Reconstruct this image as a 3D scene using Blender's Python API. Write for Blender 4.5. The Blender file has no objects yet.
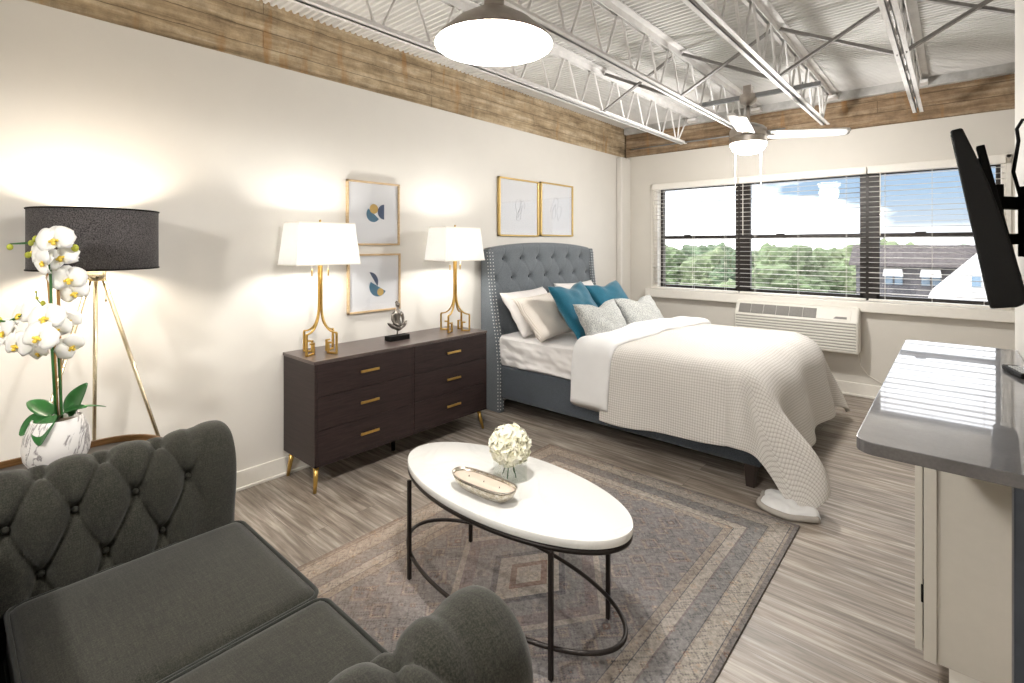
import bpy, bmesh, math, random
from mathutils import Vector, Matrix, noise
PI = math.pi
SC = bpy.context.scene
COL = SC.collection
random.seed(7)

# ------------------------------------------------------------------ helpers
class MB:
    """collects vertices and faces; build() links them as ONE mesh object"""
    def __init__(s): s.v = []; s.f = []; s.m = []; s.uv = {}
    def add(s, vs, fs, mi=0):
        n = len(s.v); s.v += [tuple(p) for p in vs]
        for f in fs: s.f.append([i + n for i in f]); s.m.append(mi)
        return s
    def box(s, x0, x1, y0, y1, z0, z1, mi=0):
        v = [(x, y, z) for x in (x0, x1) for y in (y0, y1) for z in (z0, z1)]
        return s.add(v, [(0,1,3,2),(4,6,7,5),(0,4,5,1),(2,3,7,6),(0,2,6,4),(1,5,7,3)], mi)
    def obox(s, p, q, w, h, up=(0,0,1), mi=0):
        """bar of section w x h from p to q"""
        p, q = Vector(p), Vector(q); d = (q-p).normalized(); u = Vector(up)
        a = d.cross(u)
        if a.length < 1e-4: a = d.cross(Vector((1,0,0)))
        a.normalize(); b = a.cross(d).normalized()
        v = [o + a*sx*w/2 + b*sz*h/2 for o in (p, q) for sx, sz in ((-1,-1),(1,-1),(1,1),(-1,1))]
        return s.add(v, [(3,2,1,0),(4,5,6,7),(0,1,5,4),(1,2,6,5),(2,3,7,6),(3,0,4,7)], mi)
    def tube(s, path, r, n=10, closed=False, mi=0, cap=True):
        P = [Vector(p) for p in path]; N = len(P)
        R = r if isinstance(r, (list, tuple)) else [r]*N
        T = []
        for i in range(N):
            a = P[(i-1) % N] if (closed or i) else P[i]
            b = P[(i+1) % N] if (closed or i < N-1) else P[i]
            T.append((b-a).normalized())
        nrm = T[0].cross(Vector((0,0,1)))
        if nrm.length < 1e-3: nrm = T[0].cross(Vector((1,0,0)))
        nrm.normalize(); vs = []
        for i in range(N):
            nrm = (nrm - T[i]*nrm.dot(T[i])).normalized(); b = T[i].cross(nrm)
            for k in range(n):
                a = 2*PI*k/n; vs.append(P[i] + (nrm*math.cos(a) + b*math.sin(a))*R[i])
        fs = []
        for i in range(N if closed else N-1):
            j = (i+1) % N
            for k in range(n):
                fs.append((i*n+k, i*n+(k+1)%n, j*n+(k+1)%n, j*n+k))
        if cap and not closed:
            fs.append(tuple(range(n))[::-1]); fs.append(tuple((N-1)*n+k for k in range(n)))
        return s.add(vs, fs, mi)
    def lathe(s, prof, c=(0,0,0), n=32, mi=0, axis=None, sx=1, sy=1, cap=True):
        vs = []; fs = []
        for r, z in prof:
            for k in range(n):
                a = 2*PI*k/n; vs.append(Vector((r*math.cos(a)*sx, r*math.sin(a)*sy, z)))
        for i in range(len(prof)-1):
            for k in range(n): fs.append((i*n+k, i*n+(k+1)%n, (i+1)*n+(k+1)%n, (i+1)*n+k))
        if cap and prof[0][0] > 1e-5: fs.append(tuple(range(n))[::-1])
        if cap and prof[-1][0] > 1e-5: fs.append(tuple((len(prof)-1)*n+k for k in range(n)))
        if axis is not None:
            q = Vector((0,0,1)).rotation_difference(Vector(axis).normalized()); vs = [q @ v for v in vs]
        return s.add([v + Vector(c) for v in vs], fs, mi)
    def ball(s, c, r, n=12, mi=0):
        rx, ry, rz = r if isinstance(r, (tuple, list)) else (r, r, r); prof = []
        vs = []; fs = []; m = max(6, n//2+2)
        for i in range(m+1):
            t = PI*i/m
            for k in range(n):
                a = 2*PI*k/n
                vs.append((c[0]+rx*math.sin(t)*math.cos(a), c[1]+ry*math.sin(t)*math.sin(a), c[2]-rz*math.cos(t)))
        for i in range(m):
            for k in range(n): fs.append((i*n+k, i*n+(k+1)%n, (i+1)*n+(k+1)%n, (i+1)*n+k))
        return s.add(vs, fs, mi)
    def grid(s, fn, nu, nv, mi=0, closeu=False, closev=False, uvfn=None):
        n0 = len(s.v)
        vs = [fn(i/(nu if closeu else nu), j/(nv if closev else nv)) for i in range(nu + (0 if closeu else 1)) for j in range(nv + (0 if closev else 1))]
        U = nu if closeu else nu+1; V = nv if closev else nv+1
        fs = []
        for i in range(nu):
            for j in range(nv):
                a, b = i, (i+1) % U; c, d = j, (j+1) % V
                fs.append((a*V+c, b*V+c, b*V+d, a*V+d))
        s.add(vs, fs, mi)
        if uvfn:
            for i in range(U):
                for j in range(V): s.uv[n0+i*V+j] = uvfn(i/nu, j/nv)
        return s
    def prism(s, pts, z0, z1, mi=0, f=lambda x, y, z: (x, y, z)):
        n = len(pts)
        v = [f(x, y, z0) for x, y in pts] + [f(x, y, z1) for x, y in pts]
        fs = [tuple(range(n))[::-1], tuple(range(n, 2*n))] + [(i, (i+1)%n, n+(i+1)%n, n+i) for i in range(n)]
        return s.add(v, fs, mi)
    def build(s, name, mat, parent=None, smooth=False, bevel=0, bseg=2, loc=None, weld=False, auto=None, solid=0, sub=0):
        me = bpy.data.meshes.new(name); me.from_pydata(s.v, [], s.f)
        mats = mat if isinstance(mat, (list, tuple)) else [mat]
        for m in mats: me.materials.append(m)
        if len(mats) > 1: me.polygons.foreach_set('material_index', s.m)
        if s.uv:
            uvl = me.uv_layers.new(name='UVMap')
            for l in me.loops: uvl.data[l.index].uv = s.uv.get(l.vertex_index, (0, 0))
        me.update()
        bm = bmesh.new(); bm.from_mesh(me)
        if weld: bmesh.ops.remove_doubles(bm, verts=bm.verts, dist=1e-5)
        bmesh.ops.recalc_face_normals(bm, faces=bm.faces)
        bm.to_mesh(me); bm.free()
        if smooth or auto:
            me.polygons.foreach_set('use_smooth', [True]*len(me.polygons))
            if auto: me.set_sharp_from_angle(angle=auto)
        o = bpy.data.objects.new(name, me); COL.objects.link(o)
        if parent is not None: o.parent = parent
        if loc is not None: o.location = loc
        if solid:
            m = o.modifiers.new('Solid', 'SOLIDIFY'); m.thickness = abs(solid); m.offset = -1 if solid > 0 else 1
            if len(mats) > 1: m.material_offset = 1; m.material_offset_rim = 1
        if bevel:
            m = o.modifiers.new('Bevel', 'BEVEL'); m.width = bevel; m.segments = bseg; m.limit_method = 'ANGLE'; m.angle_limit = .6
        if sub:
            m = o.modifiers.new('Sub', 'SUBSURF'); m.levels = sub; m.render_levels = sub
        return o

def tag(o, label=None, cat=None, group=None, kind=None):
    if label: o['label'] = label
    if cat: o['category'] = cat
    if group: o['group'] = group
    if kind: o['kind'] = kind
    return o
def thing(name, loc, label, cat, group=None, rz=0, kind=None):
    o = bpy.data.objects.new(name, None); COL.objects.link(o)
    o.empty_display_size = .05; o.location = loc; o.rotation_euler = (0, 0, rz)
    return tag(o, label, cat, group, kind)
def struct(o, label=None): return tag(o, label, None, None, 'structure')
def copy_tree(o, parent=None):
    c = o.copy(); COL.objects.link(c)
    if parent is not None: c.parent = parent
    for ch in list(o.children): copy_tree(ch, c)
    return c

# ------------------------------------------------------------------ materials
def nt(name):
    m = bpy.data.materials.new(name); m.use_nodes = True
    t = m.node_tree; b = t.nodes['Principled BSDF']
    return m, t, b
def N(t, kind, **kw):
    n = t.nodes.new(kind)
    for k, v in kw.items():
        if k in n.inputs.keys(): n.inputs[k].default_value = v
        else: setattr(n, k, v)
    return n
def L(t, a, b): t.links.new(a, b)
def coords(t, scale=(1,1,1), kind='Object', rot=(0,0,0)):
    c = N(t, 'ShaderNodeTexCoord'); mp = N(t, 'ShaderNodeMapping')
    mp.inputs['Scale'].default_value = scale; mp.inputs['Rotation'].default_value = rot
    L(t, c.outputs[kind], mp.inputs['Vector']); return mp.outputs['Vector']
def ramp(t, fac, stops, interp='LINEAR'):
    r = N(t, 'ShaderNodeValToRGB'); r.color_ramp.interpolation = interp
    e = r.color_ramp.elements
    while len(e) < len(stops): e.new(.5)
    for i, (p, c) in enumerate(stops): e[i].position = p; e[i].color = (*c, 1) if len(c) == 3 else c
    L(t, fac, r.inputs['Fac']); return r.outputs['Color']
def mix(t, fac, a, b, mode='MIX'):
    m = N(t, 'ShaderNodeMix', data_type='RGBA', blend_type=mode)
    for sock, v in (('Factor', fac), ('A', a), ('B', b)):
        s = [i for i in m.inputs if i.name == sock and (i.type == 'VALUE' if sock == 'Factor' else i.type == 'RGBA')][0]
        if hasattr(v, 'is_linked'): L(t, v, s)
        elif sock == 'Factor': s.default_value = v
        else: s.default_value = (*v, 1) if len(v) == 3 else v
    return [o for o in m.outputs if o.type == 'RGBA'][0]
def bump(t, b, h, strength=.3, dist=.01):
    n = N(t, 'ShaderNodeBump', Strength=strength, Distance=dist); L(t, h, n.inputs['Height']); L(t, n.outputs['Normal'], b.inputs['Normal'])
def noise_tex(t, vec, scale, detail=4, rough=.55, dist=0):
    n = N(t, 'ShaderNodeTexNoise', Scale=scale, Detail=detail, Roughness=rough, Distortion=dist); L(t, vec, n.inputs['Vector']); return n.outputs['Fac']
def math_(t, op, a, b=None, c=None):
    n = N(t, 'ShaderNodeMath', operation=op)
    for i, v in enumerate((a, b, c)):
        if v is None: continue
        if hasattr(v, 'is_linked'): L(t, v, n.inputs[i])
        else: n.inputs[i].default_value = v
    return n.outputs[0]
def plain(name, col, rough=.5, metal=0, var=.06, nscale=30, bmp=0, coat=0, sheen=0, spec=.5):
    m, t, b = nt(name)
    v = coords(t); f = noise_tex(t, v, nscale)
    c1 = tuple(min(1, x*(1+var)) for x in col); c0 = tuple(x*(1-var) for x in col)
    L(t, ramp(t, f, [(.3, c0), (.7, c1)]), b.inputs['Base Color'])
    b.inputs['Roughness'].default_value = rough; b.inputs['Metallic'].default_value = metal
    b.inputs['Specular IOR Level'].default_value = spec
    if bmp: bump(t, b, f, bmp, .002)
    if coat: b.inputs['Coat Weight'].default_value = coat; b.inputs['Coat Roughness'].default_value = .05
    if sheen: b.inputs['Sheen Weight'].default_value = sheen
    return m

M = {}
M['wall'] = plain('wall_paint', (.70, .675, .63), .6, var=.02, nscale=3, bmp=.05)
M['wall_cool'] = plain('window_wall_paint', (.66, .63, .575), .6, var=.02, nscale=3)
M['trim'] = plain('white_trim_paint', (.82, .79, .73), .4, var=.02)
M['white'] = plain('white_enamel', (.86, .86, .84), .35, var=.02)
M['joist'] = plain('painted_steel_white', (.80, .79, .78), .5, var=.08, nscale=12)
M['conduit'] = plain('galvanised_steel', (.32, .33, .34), .45, .6, var=.1)
M['brace'] = plain('grey_painted_brace', (.30, .29, .28), .5, var=.08)
M['brass'] = plain('brushed_brass', (.66, .43, .13), .28, 1, var=.08, nscale=60)
M['gold'] = plain('satin_gold', (.70, .50, .20), .35, .9, var=.08, nscale=60)
M['oldgold'] = plain('champagne_metal', (.66, .58, .42), .25, 1, var=.06)
M['nickel'] = plain('brushed_nickel', (.42, .38, .34), .3, 1, var=.08, nscale=50)
M['bronze'] = plain('dark_bronze_window', (.022, .017, .014), .4, .1, var=.1)
M['blind'] = plain('blind_slat_white', (.72, .70, .66), .45, var=.02)
M['black'] = plain('black_plastic', (.004, .0037, .0032), .6, var=.1, spec=.12)
M['blackmetal'] = plain('dark_bronze_frame', (.018, .013, .011), .4, .5, var=.1)
M['acwhite'] = plain('ivory_plastic', (.72, .70, .64), .4, var=.02)
M['acdark'] = plain('grey_grille', (.20, .19, .175), .6, var=.15, nscale=200)
M['acgap'] = plain('ivory_recess_shade', (.36, .345, .31), .6)
M['sheet'] = plain('white_sheet_cotton', (.72, .70, .69), .8, var=.02, nscale=8, bmp=.15)
M['pillow'] = plain('white_pillowcase', (.75, .72, .70), .8, var=.02, nscale=10, bmp=.1)
M['lining'] = plain('white_duvet_lining', (.76, .76, .76), .8, var=.02, nscale=8, bmp=.1)
M['cabinet'] = plain('greige_cabinet_paint', (.52, .49, .43), .5, var=.02)
M['tabledark'] = plain('dark_charcoal_table_top', (.055, .05, .046), .5, var=.1)
M['leaf'] = plain('orchid_leaf_green', (.018, .115, .022), .3, var=.3, nscale=14, spec=.6)
M['stem'] = plain('orchid_stem_green', (.03, .13, .03), .5, var=.2)
M['yellow'] = plain('orchid_throat_yellow', (.85, .62, .08), .5, var=.2, nscale=80)
M['budg'] = plain('orchid_bud_yellow_green', (.45, .48, .05), .5, var=.3, nscale=60)
M['moss'] = plain('potting_moss', (.06, .045, .025), .9, var=.4, nscale=80)
M['rubber'] = plain('grey_keys', (.55, .56, .56), .6)
M['screen'] = plain('black_screen_glass', (.004, .004, .006), .08, var=.1)
M['darkpost'] = plain('blue_grey_steel_post', (.04, .047, .06), .35, .3, var=.1)
M['wood_leg'] = plain('espresso_bed_leg', (.02, .012, .009), .4)
M['wax'] = plain('candle_wax', (.70, .59, .49), .5, var=.02)
M['wick'] = plain('dark_wick', (.12, .10, .08), .8)
M['pewter'] = plain('antique_silver_figure', (.20, .18, .16), .28, .9, var=.3, nscale=50)
M['nail'] = plain('silver_nailhead', (.85, .85, .83), .3, .35)
M['fillw'] = plain('fan_blade_white', (.86, .86, .85), .4, var=.01)

def petal_mat():
    m, t, b = nt('white_petal')
    v = coords(t); f = noise_tex(t, v, 40)
    L(t, ramp(t, f, [(.3, (.88, .88, .86)), (.75, (.96, .96, .93))]), b.inputs['Base Color'])
    b.inputs['Roughness'].default_value = .5; b.inputs['Subsurface Weight'].default_value = .15; b.inputs['Subsurface Radius'].default_value = (.01,.01,.008)
    return m
M['petal'] = petal_mat()
m, t, b = nt('cream_bloom_petal'); f = noise_tex(t, coords(t), 25)
L(t, ramp(t, f, [(.3, (.80, .78, .60)), (.7, (.93, .92, .84))]), b.inputs['Base Color']); b.inputs['Roughness'].default_value = .6
M['bloom'] = m
m, t, b = nt('bamboo_stake'); f = noise_tex(t, coords(t, (60,60,3)), 3)
L(t, ramp(t, f, [(.3, (.22, .10, .025)), (.7, (.48, .28, .09))]), b.inputs['Base Color']); b.inputs['Roughness'].default_value = .5
M['bamboo'] = m

# floor: grey-brown vinyl planks running along x
m, t, b = nt('grey_wood_plank_floor')
v = coords(t)
br = N(t, 'ShaderNodeTexBrick', Scale=1.0, offset=.37)
br.inputs['Mortar Size'].default_value = .0012; br.inputs['Brick Width'].default_value = 1.22; br.inputs['Row Height'].default_value = .15
br.inputs['Color1'].default_value = (.0, .0, .0, 1); br.inputs['Color2'].default_value = (1, 1, 1, 1); br.inputs['Mortar'].default_value = (.5, .5, .5, 1)
L(t, v, br.inputs['Vector'])
sx = N(t, 'ShaderNodeSeparateXYZ'); L(t, v, sx.inputs[0])
cb = N(t, 'ShaderNodeCombineXYZ')
L(t, math_(t, 'MULTIPLY', sx.outputs[0], 2.6), cb.inputs[0]); L(t, math_(t, 'MULTIPLY', sx.outputs[1], 38), cb.inputs[1])
L(t, math_(t, 'MULTIPLY', br.outputs['Color'], 9.0), cb.inputs[2])
g1 = noise_tex(t, cb.outputs[0], 1.0, 7, .62, .4)
cb2 = N(t, 'ShaderNodeCombineXYZ')
L(t, math_(t, 'MULTIPLY', sx.outputs[0], 1.6), cb2.inputs[0]); L(t, math_(t, 'MULTIPLY', sx.outputs[1], 9), cb2.inputs[1]); L(t, math_(t, 'MULTIPLY', br.outputs['Color'], 5.0), cb2.inputs[2])
g2 = noise_tex(t, cb2.outputs[0], 1.0, 4, .6)
base = ramp(t, g1, [(.32, (.115, .092, .074)), (.5, (.235, .203, .172)), (.68, (.41, .375, .335))])
base = mix(t, .65, base, ramp(t, g2, [(.3, (.36, .35, .34)), (.7, (.78, .76, .74))]), 'OVERLAY')
base = mix(t, .35, base, ramp(t, br.outputs['Color'], [(0, (.42, .42, .42)), (1, (.62, .61, .60))]), 'OVERLAY')
base = mix(t, math_(t, 'MULTIPLY', br.outputs['Fac'], .55), base, (.05, .04, .035))
L(t, base, b.inputs['Base Color']); b.inputs['Roughness'].default_value = .42
bump(t, b, g1, .12, .002); M['floor'] = m

# board-formed concrete beams
def concrete(name, axis, dark, mid, light, board=.105):
    m, t, b = nt(name); v = coords(t); s = N(t, 'ShaderNodeSeparateXYZ'); L(t, v, s.inputs[0])
    along = s.outputs[axis]
    c = N(t, 'ShaderNodeCombineXYZ'); L(t, math_(t, 'MULTIPLY', along, .8), c.inputs[0]); L(t, math_(t, 'MULTIPLY', s.outputs[2], 8), c.inputs[1])
    streak = noise_tex(t, c.outputs[0], 2.2, 6, .65, .3)
    big = noise_tex(t, v, 9, 10, .8)
    col = ramp(t, streak, [(.3, dark), (.5, mid), (.72, light)])
    col = mix(t, .6, col, ramp(t, big, [(.32, (.2, .19, .18)), (.68, (.80, .79, .78))]), 'OVERLAY')
    bb = N(t, 'ShaderNodeTexBrick', Scale=1.0, offset=.5); bb.inputs['Mortar Size'].default_value = .004; bb.inputs['Mortar Smooth'].default_value = .6; bb.inputs['Brick Width'].default_value = 2.7; bb.inputs['Row Height'].default_value = board
    c2 = N(t, 'ShaderNodeCombineXYZ'); L(t, math_(t, 'ADD', along, math_(t, 'MULTIPLY', big, .02)), c2.inputs[0])
    L(t, math_(t, 'ADD', s.outputs[2], math_(t, 'MULTIPLY', big, .02)), c2.inputs[1]); L(t, c2.outputs[0], bb.inputs['Vector'])
    col = mix(t, math_(t, 'MULTIPLY', bb.outputs['Fac'], .55), col, (.07, .048, .028))
    c3 = N(t, 'ShaderNodeCombineXYZ'); L(t, math_(t, 'MULTIPLY', along, 7), c3.inputs[0]); L(t, math_(t, 'MULTIPLY', s.outputs[2], 1.1), c3.inputs[1])
    rust = noise_tex(t, c3.outputs[0], 1.5, 3, .5)
    col = mix(t, ramp(t, rust, [(.60, (0,0,0)), (.70, (.5,.5,.5))]), col, (.36, .17, .04))
    L(t, col, b.inputs['Base Color']); b.inputs['Roughness'].default_value = .9
    h = math_(t, 'SUBTRACT', big, math_(t, 'MULTIPLY', bb.outputs['Fac'], .5)); bump(t, b, h, .6, .01)
    return m
M['beam_l'] = concrete('board_formed_concrete', 1, (.20, .145, .085), (.41, .315, .20), (.62, .53, .39))
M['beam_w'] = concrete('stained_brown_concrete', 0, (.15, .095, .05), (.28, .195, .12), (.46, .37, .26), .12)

# dresser laminate
m, t, b = nt('espresso_laminate'); f = noise_tex(t, coords(t, (1, 2.2, 30)), 3.5, 6, .65)
L(t, ramp(t, f, [(.3, (.012, .0075, .0075)), (.7, (.036, .022, .021))]), b.inputs['Base Color']); b.inputs['Specular IOR Level'].default_value = .3; b.inputs['Roughness'].default_value = .42; M['espresso'] = m
m, t, b = nt('dresser_top_laminate'); f = noise_tex(t, coords(t, (30, 2.2, 1)), 3.5, 6, .65)
L(t, ramp(t, f, [(.3, (.05, .035, .032)), (.7, (.105, .078, .07))]), b.inputs['Base Color']); b.inputs['Roughness'].default_value = .3; M['espresso_top'] = m
m, t, b = nt('walnut_rim'); f = noise_tex(t, coords(t, (2, 3, 30)), 4, 6, .6)
L(t, ramp(t, f, [(.3, (.09, .04, .012)), (.7, (.24, .125, .042))]), b.inputs['Base Color']); b.inputs['Roughness'].default_value = .4; M['walnut'] = m

# fabrics
def fabric(name, c0, c1, scale=500, sheen=.2, rough=.9, big=.3, bs=.25):
    m, t, b = nt(name); v = coords(t)
    f = noise_tex(t, v, scale, 2, .6); g = noise_tex(t, v, 6, 3, .5)
    s = N(t, 'ShaderNodeSeparateXYZ'); L(t, v, s.inputs[0])
    col = ramp(t, f, [(.35, c0), (.65, c1)])
    col = mix(t, big, col, ramp(t, g, [(.3, (.38, .38, .38)), (.7, (.62, .62, .62))]), 'OVERLAY')
    L(t, col, b.inputs['Base Color']); b.inputs['Roughness'].default_value = rough
    b.inputs['Sheen Weight'].default_value = sheen; b.inputs['Specular IOR Level'].default_value = .2
    bump(t, b, f, bs, .001); return m
M['sofa'] = fabric('charcoal_green_linen', (.0125, .012, .009), (.036, .0352, .027), 330, .15)
m = M['sofa']; t = m.node_tree; b = t.nodes['Principled BSDF']
v = coords(t, (260, 18, 260)); n1 = noise_tex(t, v, 1, 2, .5); v2 = coords(t, (18, 260, 60)); n2 = noise_tex(t, v2, 1, 2, .5)
src = b.inputs['Base Color'].links[0].from_socket
L(t, mix(t, .55, src, ramp(t, math_(t, 'ADD', math_(t, 'MULTIPLY', n1, .5), math_(t, 'MULTIPLY', n2, .5)), [(.38, (.25, .25, .25)), (.62, (.75, .75, .72))]), 'OVERLAY'), b.inputs['Base Color'])
M['piping'] = fabric('dark_green_piping', (.009, .010, .008), (.024, .025, .02), 400)
M['hb'] = fabric('slate_blue_linen', (.095, .11, .123), (.20, .222, .243), 420, .2)
M['hbd'] = fabric('slate_rail_linen', (.036, .043, .052), (.088, .102, .12), 420, .2)
M['teal'] = fabric('teal_velvet', (.003, .068, .115), (.006, .125, .195), 200, .3, .7)
M['greyp'] = fabric('speckled_grey_weave', (.22, .235, .235), (.55, .55, .52), 120, .2)
M['shade_dark'] = fabric('charcoal_lampshade_linen', (.020, .018, .019), (.125, .115, .115), 230, .1)
m, t, b = nt('beige_ribbed_pillow'); v = coords(t); s = N(t, 'ShaderNodeSeparateXYZ'); L(t, v, s.inputs[0])
w = math_(t, 'SINE', math_(t, 'MULTIPLY', s.outputs[1], 620))
L(t, ramp(t, math_(t, 'MULTIPLY_ADD', w, .5, .5), [(.2, (.56, .50, .44)), (.7, (.74, .69, .63))]), b.inputs['Base Color']); b.inputs['Roughness'].default_value = .9
bump(t, b, w, .2, .002); M['ribbed'] = m
# waffle duvet (UV = metres along the cloth)
m, t, b = nt('beige_waffle_weave'); v = coords(t, kind='UV'); s = N(t, 'ShaderNodeSeparateXYZ'); L(t, v, s.inputs[0])
wx = math_(t, 'ABSOLUTE', math_(t, 'SINE', math_(t, 'MULTIPLY', s.outputs[0], PI/.017)))
wy = math_(t, 'ABSOLUTE', math_(t, 'SINE', math_(t, 'MULTIPLY', s.outputs[1], PI/.017)))
w = math_(t, 'MULTIPLY', wx, wy)
L(t, ramp(t, w, [(0, (.40, .37, .335)), (.22, (.60, .575, .54)), (1, (.69, .665, .635))]), b.inputs['Base Color'])
b.inputs['Roughness'].default_value = .9; bump(t, b, w, .5, .004); M['waffle'] = m
# quartz worktop
m, t, b = nt('grey_quartz'); v = coords(t); f = noise_tex(t, v, 9, 8, .65); f2 = noise_tex(t, v, 160, 2)
L(t, mix(t, .3, ramp(t, f, [(.35, (.066, .062, .062)), (.65, (.105, .10, .10))]), ramp(t, f2, [(.3, (.3, .3, .3)), (.7, (.65, .65, .65))]), 'OVERLAY'), b.inputs['Base Color'])
b.inputs['Roughness'].default_value = .3; b.inputs['Coat Weight'].default_value = 1; b.inputs['Coat IOR'].default_value = 1.42; b.inputs['Coat Roughness'].default_value = .025; M['quartz'] = m
# white quartz table top
m, t, b = nt('white_marble_top'); v = coords(t); f = noise_tex(t, v, 3, 8, .6, 1.2)
L(t, ramp(t, f, [(.46, (.755, .75, .725)), (.5, (.725, .72, .695)), (.53, (.765, .76, .735))]), b.inputs['Base Color']); b.inputs['Roughness'].default_value = .16; M['marbletop'] = m
# veined pot
m, t, b = nt('white_marble_pot'); v = coords(t); f = noise_tex(t, v, 5.5, 6, .6, 1.5)
L(t, ramp(t, f, [(.47, (.80, .78, .76)), (.5, (.22, .20, .20)), (.53, (.82, .80, .78))]), b.inputs['Base Color']); b.inputs['Roughness'].default_value = .35; M['pot'] = m
# mercury glass candle bowl
m, t, b = nt('mercury_glass'); v = coords(t); f = noise_tex(t, v, 70, 5, .7)
L(t, ramp(t, f, [(.35, (.36, .30, .20)), (.65, (.78, .75, .68))]), b.inputs['Base Color']); b.inputs['Roughness'].default_value = .25; b.inputs['Metallic'].default_value = .75; M['mercury'] = m
# glass
def glass(name, col=(1,1,1), rough=0):
    m = bpy.data.materials.new(name); m.use_nodes = True; t = m.node_tree; t.nodes.clear()
    o = N(t, 'ShaderNodeOutputMaterial'); tr = N(t, 'ShaderNodeBsdfTransparent', Color=(*col, 1)); gl = N(t, 'ShaderNodeBsdfGlossy', Roughness=rough)
    fr = N(t, 'ShaderNodeLayerWeight', Blend=.5); f = noise_tex(t, coords(t), 3)
    fm = math_(t, 'MULTIPLY', math_(t, 'MULTIPLY_ADD', math_(t, 'POWER', fr.outputs['Facing'], 5), .95, .04), math_(t, 'MULTIPLY_ADD', f, .05, .95))
    mx = N(t, 'ShaderNodeMixShader'); L(t, fm, mx.inputs[0]); L(t, tr.outputs[0], mx.inputs[1]); L(t, gl.outputs[0], mx.inputs[2]); L(t, mx.outputs[0], o.inputs['Surface']); return m
M['glass'] = glass('window_glass'); M['vaseglass'] = glass('clear_vase_glass', (.98, .987, .978))
# shades that let lamp light through
def shade(name, col, emit=0, ecol=(1, .9, .75)):
    m = bpy.data.materials.new(name); m.use_nodes = True; t = m.node_tree; t.nodes.clear()
    o = N(t, 'ShaderNodeOutputMaterial'); d = N(t, 'ShaderNodeBsdfDiffuse'); tr = N(t, 'ShaderNodeBsdfTranslucent')
    f = noise_tex(t, coords(t), 300, 2); c = ramp(t, f, [(.3, tuple(x*.95 for x in col)), (.7, col)])
    L(t, c, d.inputs['Color']); L(t, c, tr.inputs['Color'])
    mx = N(t, 'ShaderNodeMixShader'); mx.inputs[0].default_value = .5
    L(t, d.outputs[0], mx.inputs[1]); L(t, tr.outputs[0], mx.inputs[2]); out = mx.outputs[0]
    if emit:
        e = N(t, 'ShaderNodeEmission', Strength=emit); e.inputs['Color'].default_value = (*ecol, 1)
        a = N(t, 'ShaderNodeAddShader'); L(t, out, a.inputs[0]); L(t, e.outputs[0], a.inputs[1]); out = a.outputs[0]
    L(t, out, o.inputs['Surface']); return m
M['shade'] = shade('white_linen_shade', (.90, .90, .89))
M['bulb'] = shade('lit_glass', (.9, .9, .9), 9, (1, .93, .82))
M['shade_in'] = plain('white_shade_lining', (.85, .83, .78), .7, var=.02)

# ceiling deck material
m, t, b = nt('painted_steel_deck'); v = coords(t); f = noise_tex(t, v, 2.5, 6, .6)
L(t, ramp(t, f, [(.3, (.66, .655, .645)), (.7, (.80, .795, .785))]), b.inputs['Base Color']); b.inputs['Roughness'].default_value = .6; M['deck'] = m
m, t, b = nt('peeling_painted_ledge'); v = coords(t); f = noise_tex(t, v, 7, 8, .7)
L(t, ramp(t, f, [(.3, (.38, .38, .37)), (.55, (.56, .555, .54)), (.75, (.64, .63, .61))]), b.inputs['Base Color']); b.inputs['Roughness'].default_value = .8; M['ledge'] = m

# rug: faded oriental pattern built from the rug's own coordinates
RX0, RX1, RY0, RY1 = 1.0, 2.64, .50, 2.975
m, t, b = nt('faded_oriental_rug'); v = coords(t); s = N(t, 'ShaderNodeSeparateXYZ'); L(t, v, s.inputs[0])
cx_, cy_ = (RX0+RX1)/2, (RY0+RY1)/2; hx, hy = (RX1-RX0)/2, (RY1-RY0)/2
ax = math_(t, 'ABSOLUTE', math_(t, 'SUBTRACT', s.outputs[0], cx_)); ay = math_(t, 'ABSOLUTE', math_(t, 'SUBTRACT', s.outputs[1], cy_))
dx = math_(t, 'SUBTRACT', hx, ax); dy = math_(t, 'SUBTRACT', hy, ay); dd = math_(t, 'MINIMUM', dx, dy)
dk = (.062, .066, .078); cream = (.44, .395, .335); mauve = (.20, .158, .158); rust = (.24, .125, .08); grey = (.225, .22, .215); tan = (.34, .285, .23)
bands = ramp(t, dd, [(0, (.17, .15, .14)), (.018, tan), (.03, dk), (.035, cream), (.11, tan), (.118, dk), (.123, grey), (.195, mauve), (.203, cream), (.24, cream), (.247, dk), (.252, tan), (.29, dk), (.296, mauve), (.6, mauve)], 'CONSTANT')
# mirrored motif coordinates
mv = N(t, 'ShaderNodeCombineXYZ'); L(t, math_(t, 'SNAP', ax, .007), mv.inputs[0]); L(t, math_(t, 'SNAP', ay, .007), mv.inputs[1])
def vor(scale, feat='DISTANCE_TO_EDGE', met=None, src=mv.outputs[0], rnd=1.0):
    n = N(t, 'ShaderNodeTexVoronoi', feature=feat, Scale=scale, Randomness=rnd)
    if met: n.distance = met
    L(t, src, n.inputs['Vector']); return n
v1 = vor(7.5, 'F1', 'MANHATTAN', rnd=.35); v2 = vor(19, 'F1', 'MANHATTAN', rnd=.8); v3 = vor(13, 'F1', 'MANHATTAN', rnd=.5)
motif = ramp(t, v1.outputs['Distance'], [(0, cream), (.10, rust), (.17, dk), (.21, grey), (.34, mauve), (.40, dk), (.43, tan), (.56, mauve), (.60, grey)], 'CONSTANT')
motif2 = ramp(t, v2.outputs['Distance'], [(0, dk), (.16, cream), (.26, rust), (.36, tan), (.44, grey)], 'CONSTANT')
fieldm = N(t, 'ShaderNodeMath', operation='GREATER_THAN'); L(t, dd, fieldm.inputs[0]); fieldm.inputs[1].default_value = .296
col = mix(t, math_(t, 'MULTIPLY', fieldm.outputs[0], .8), bands, motif)
col = mix(t, .38, col, motif2)
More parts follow.
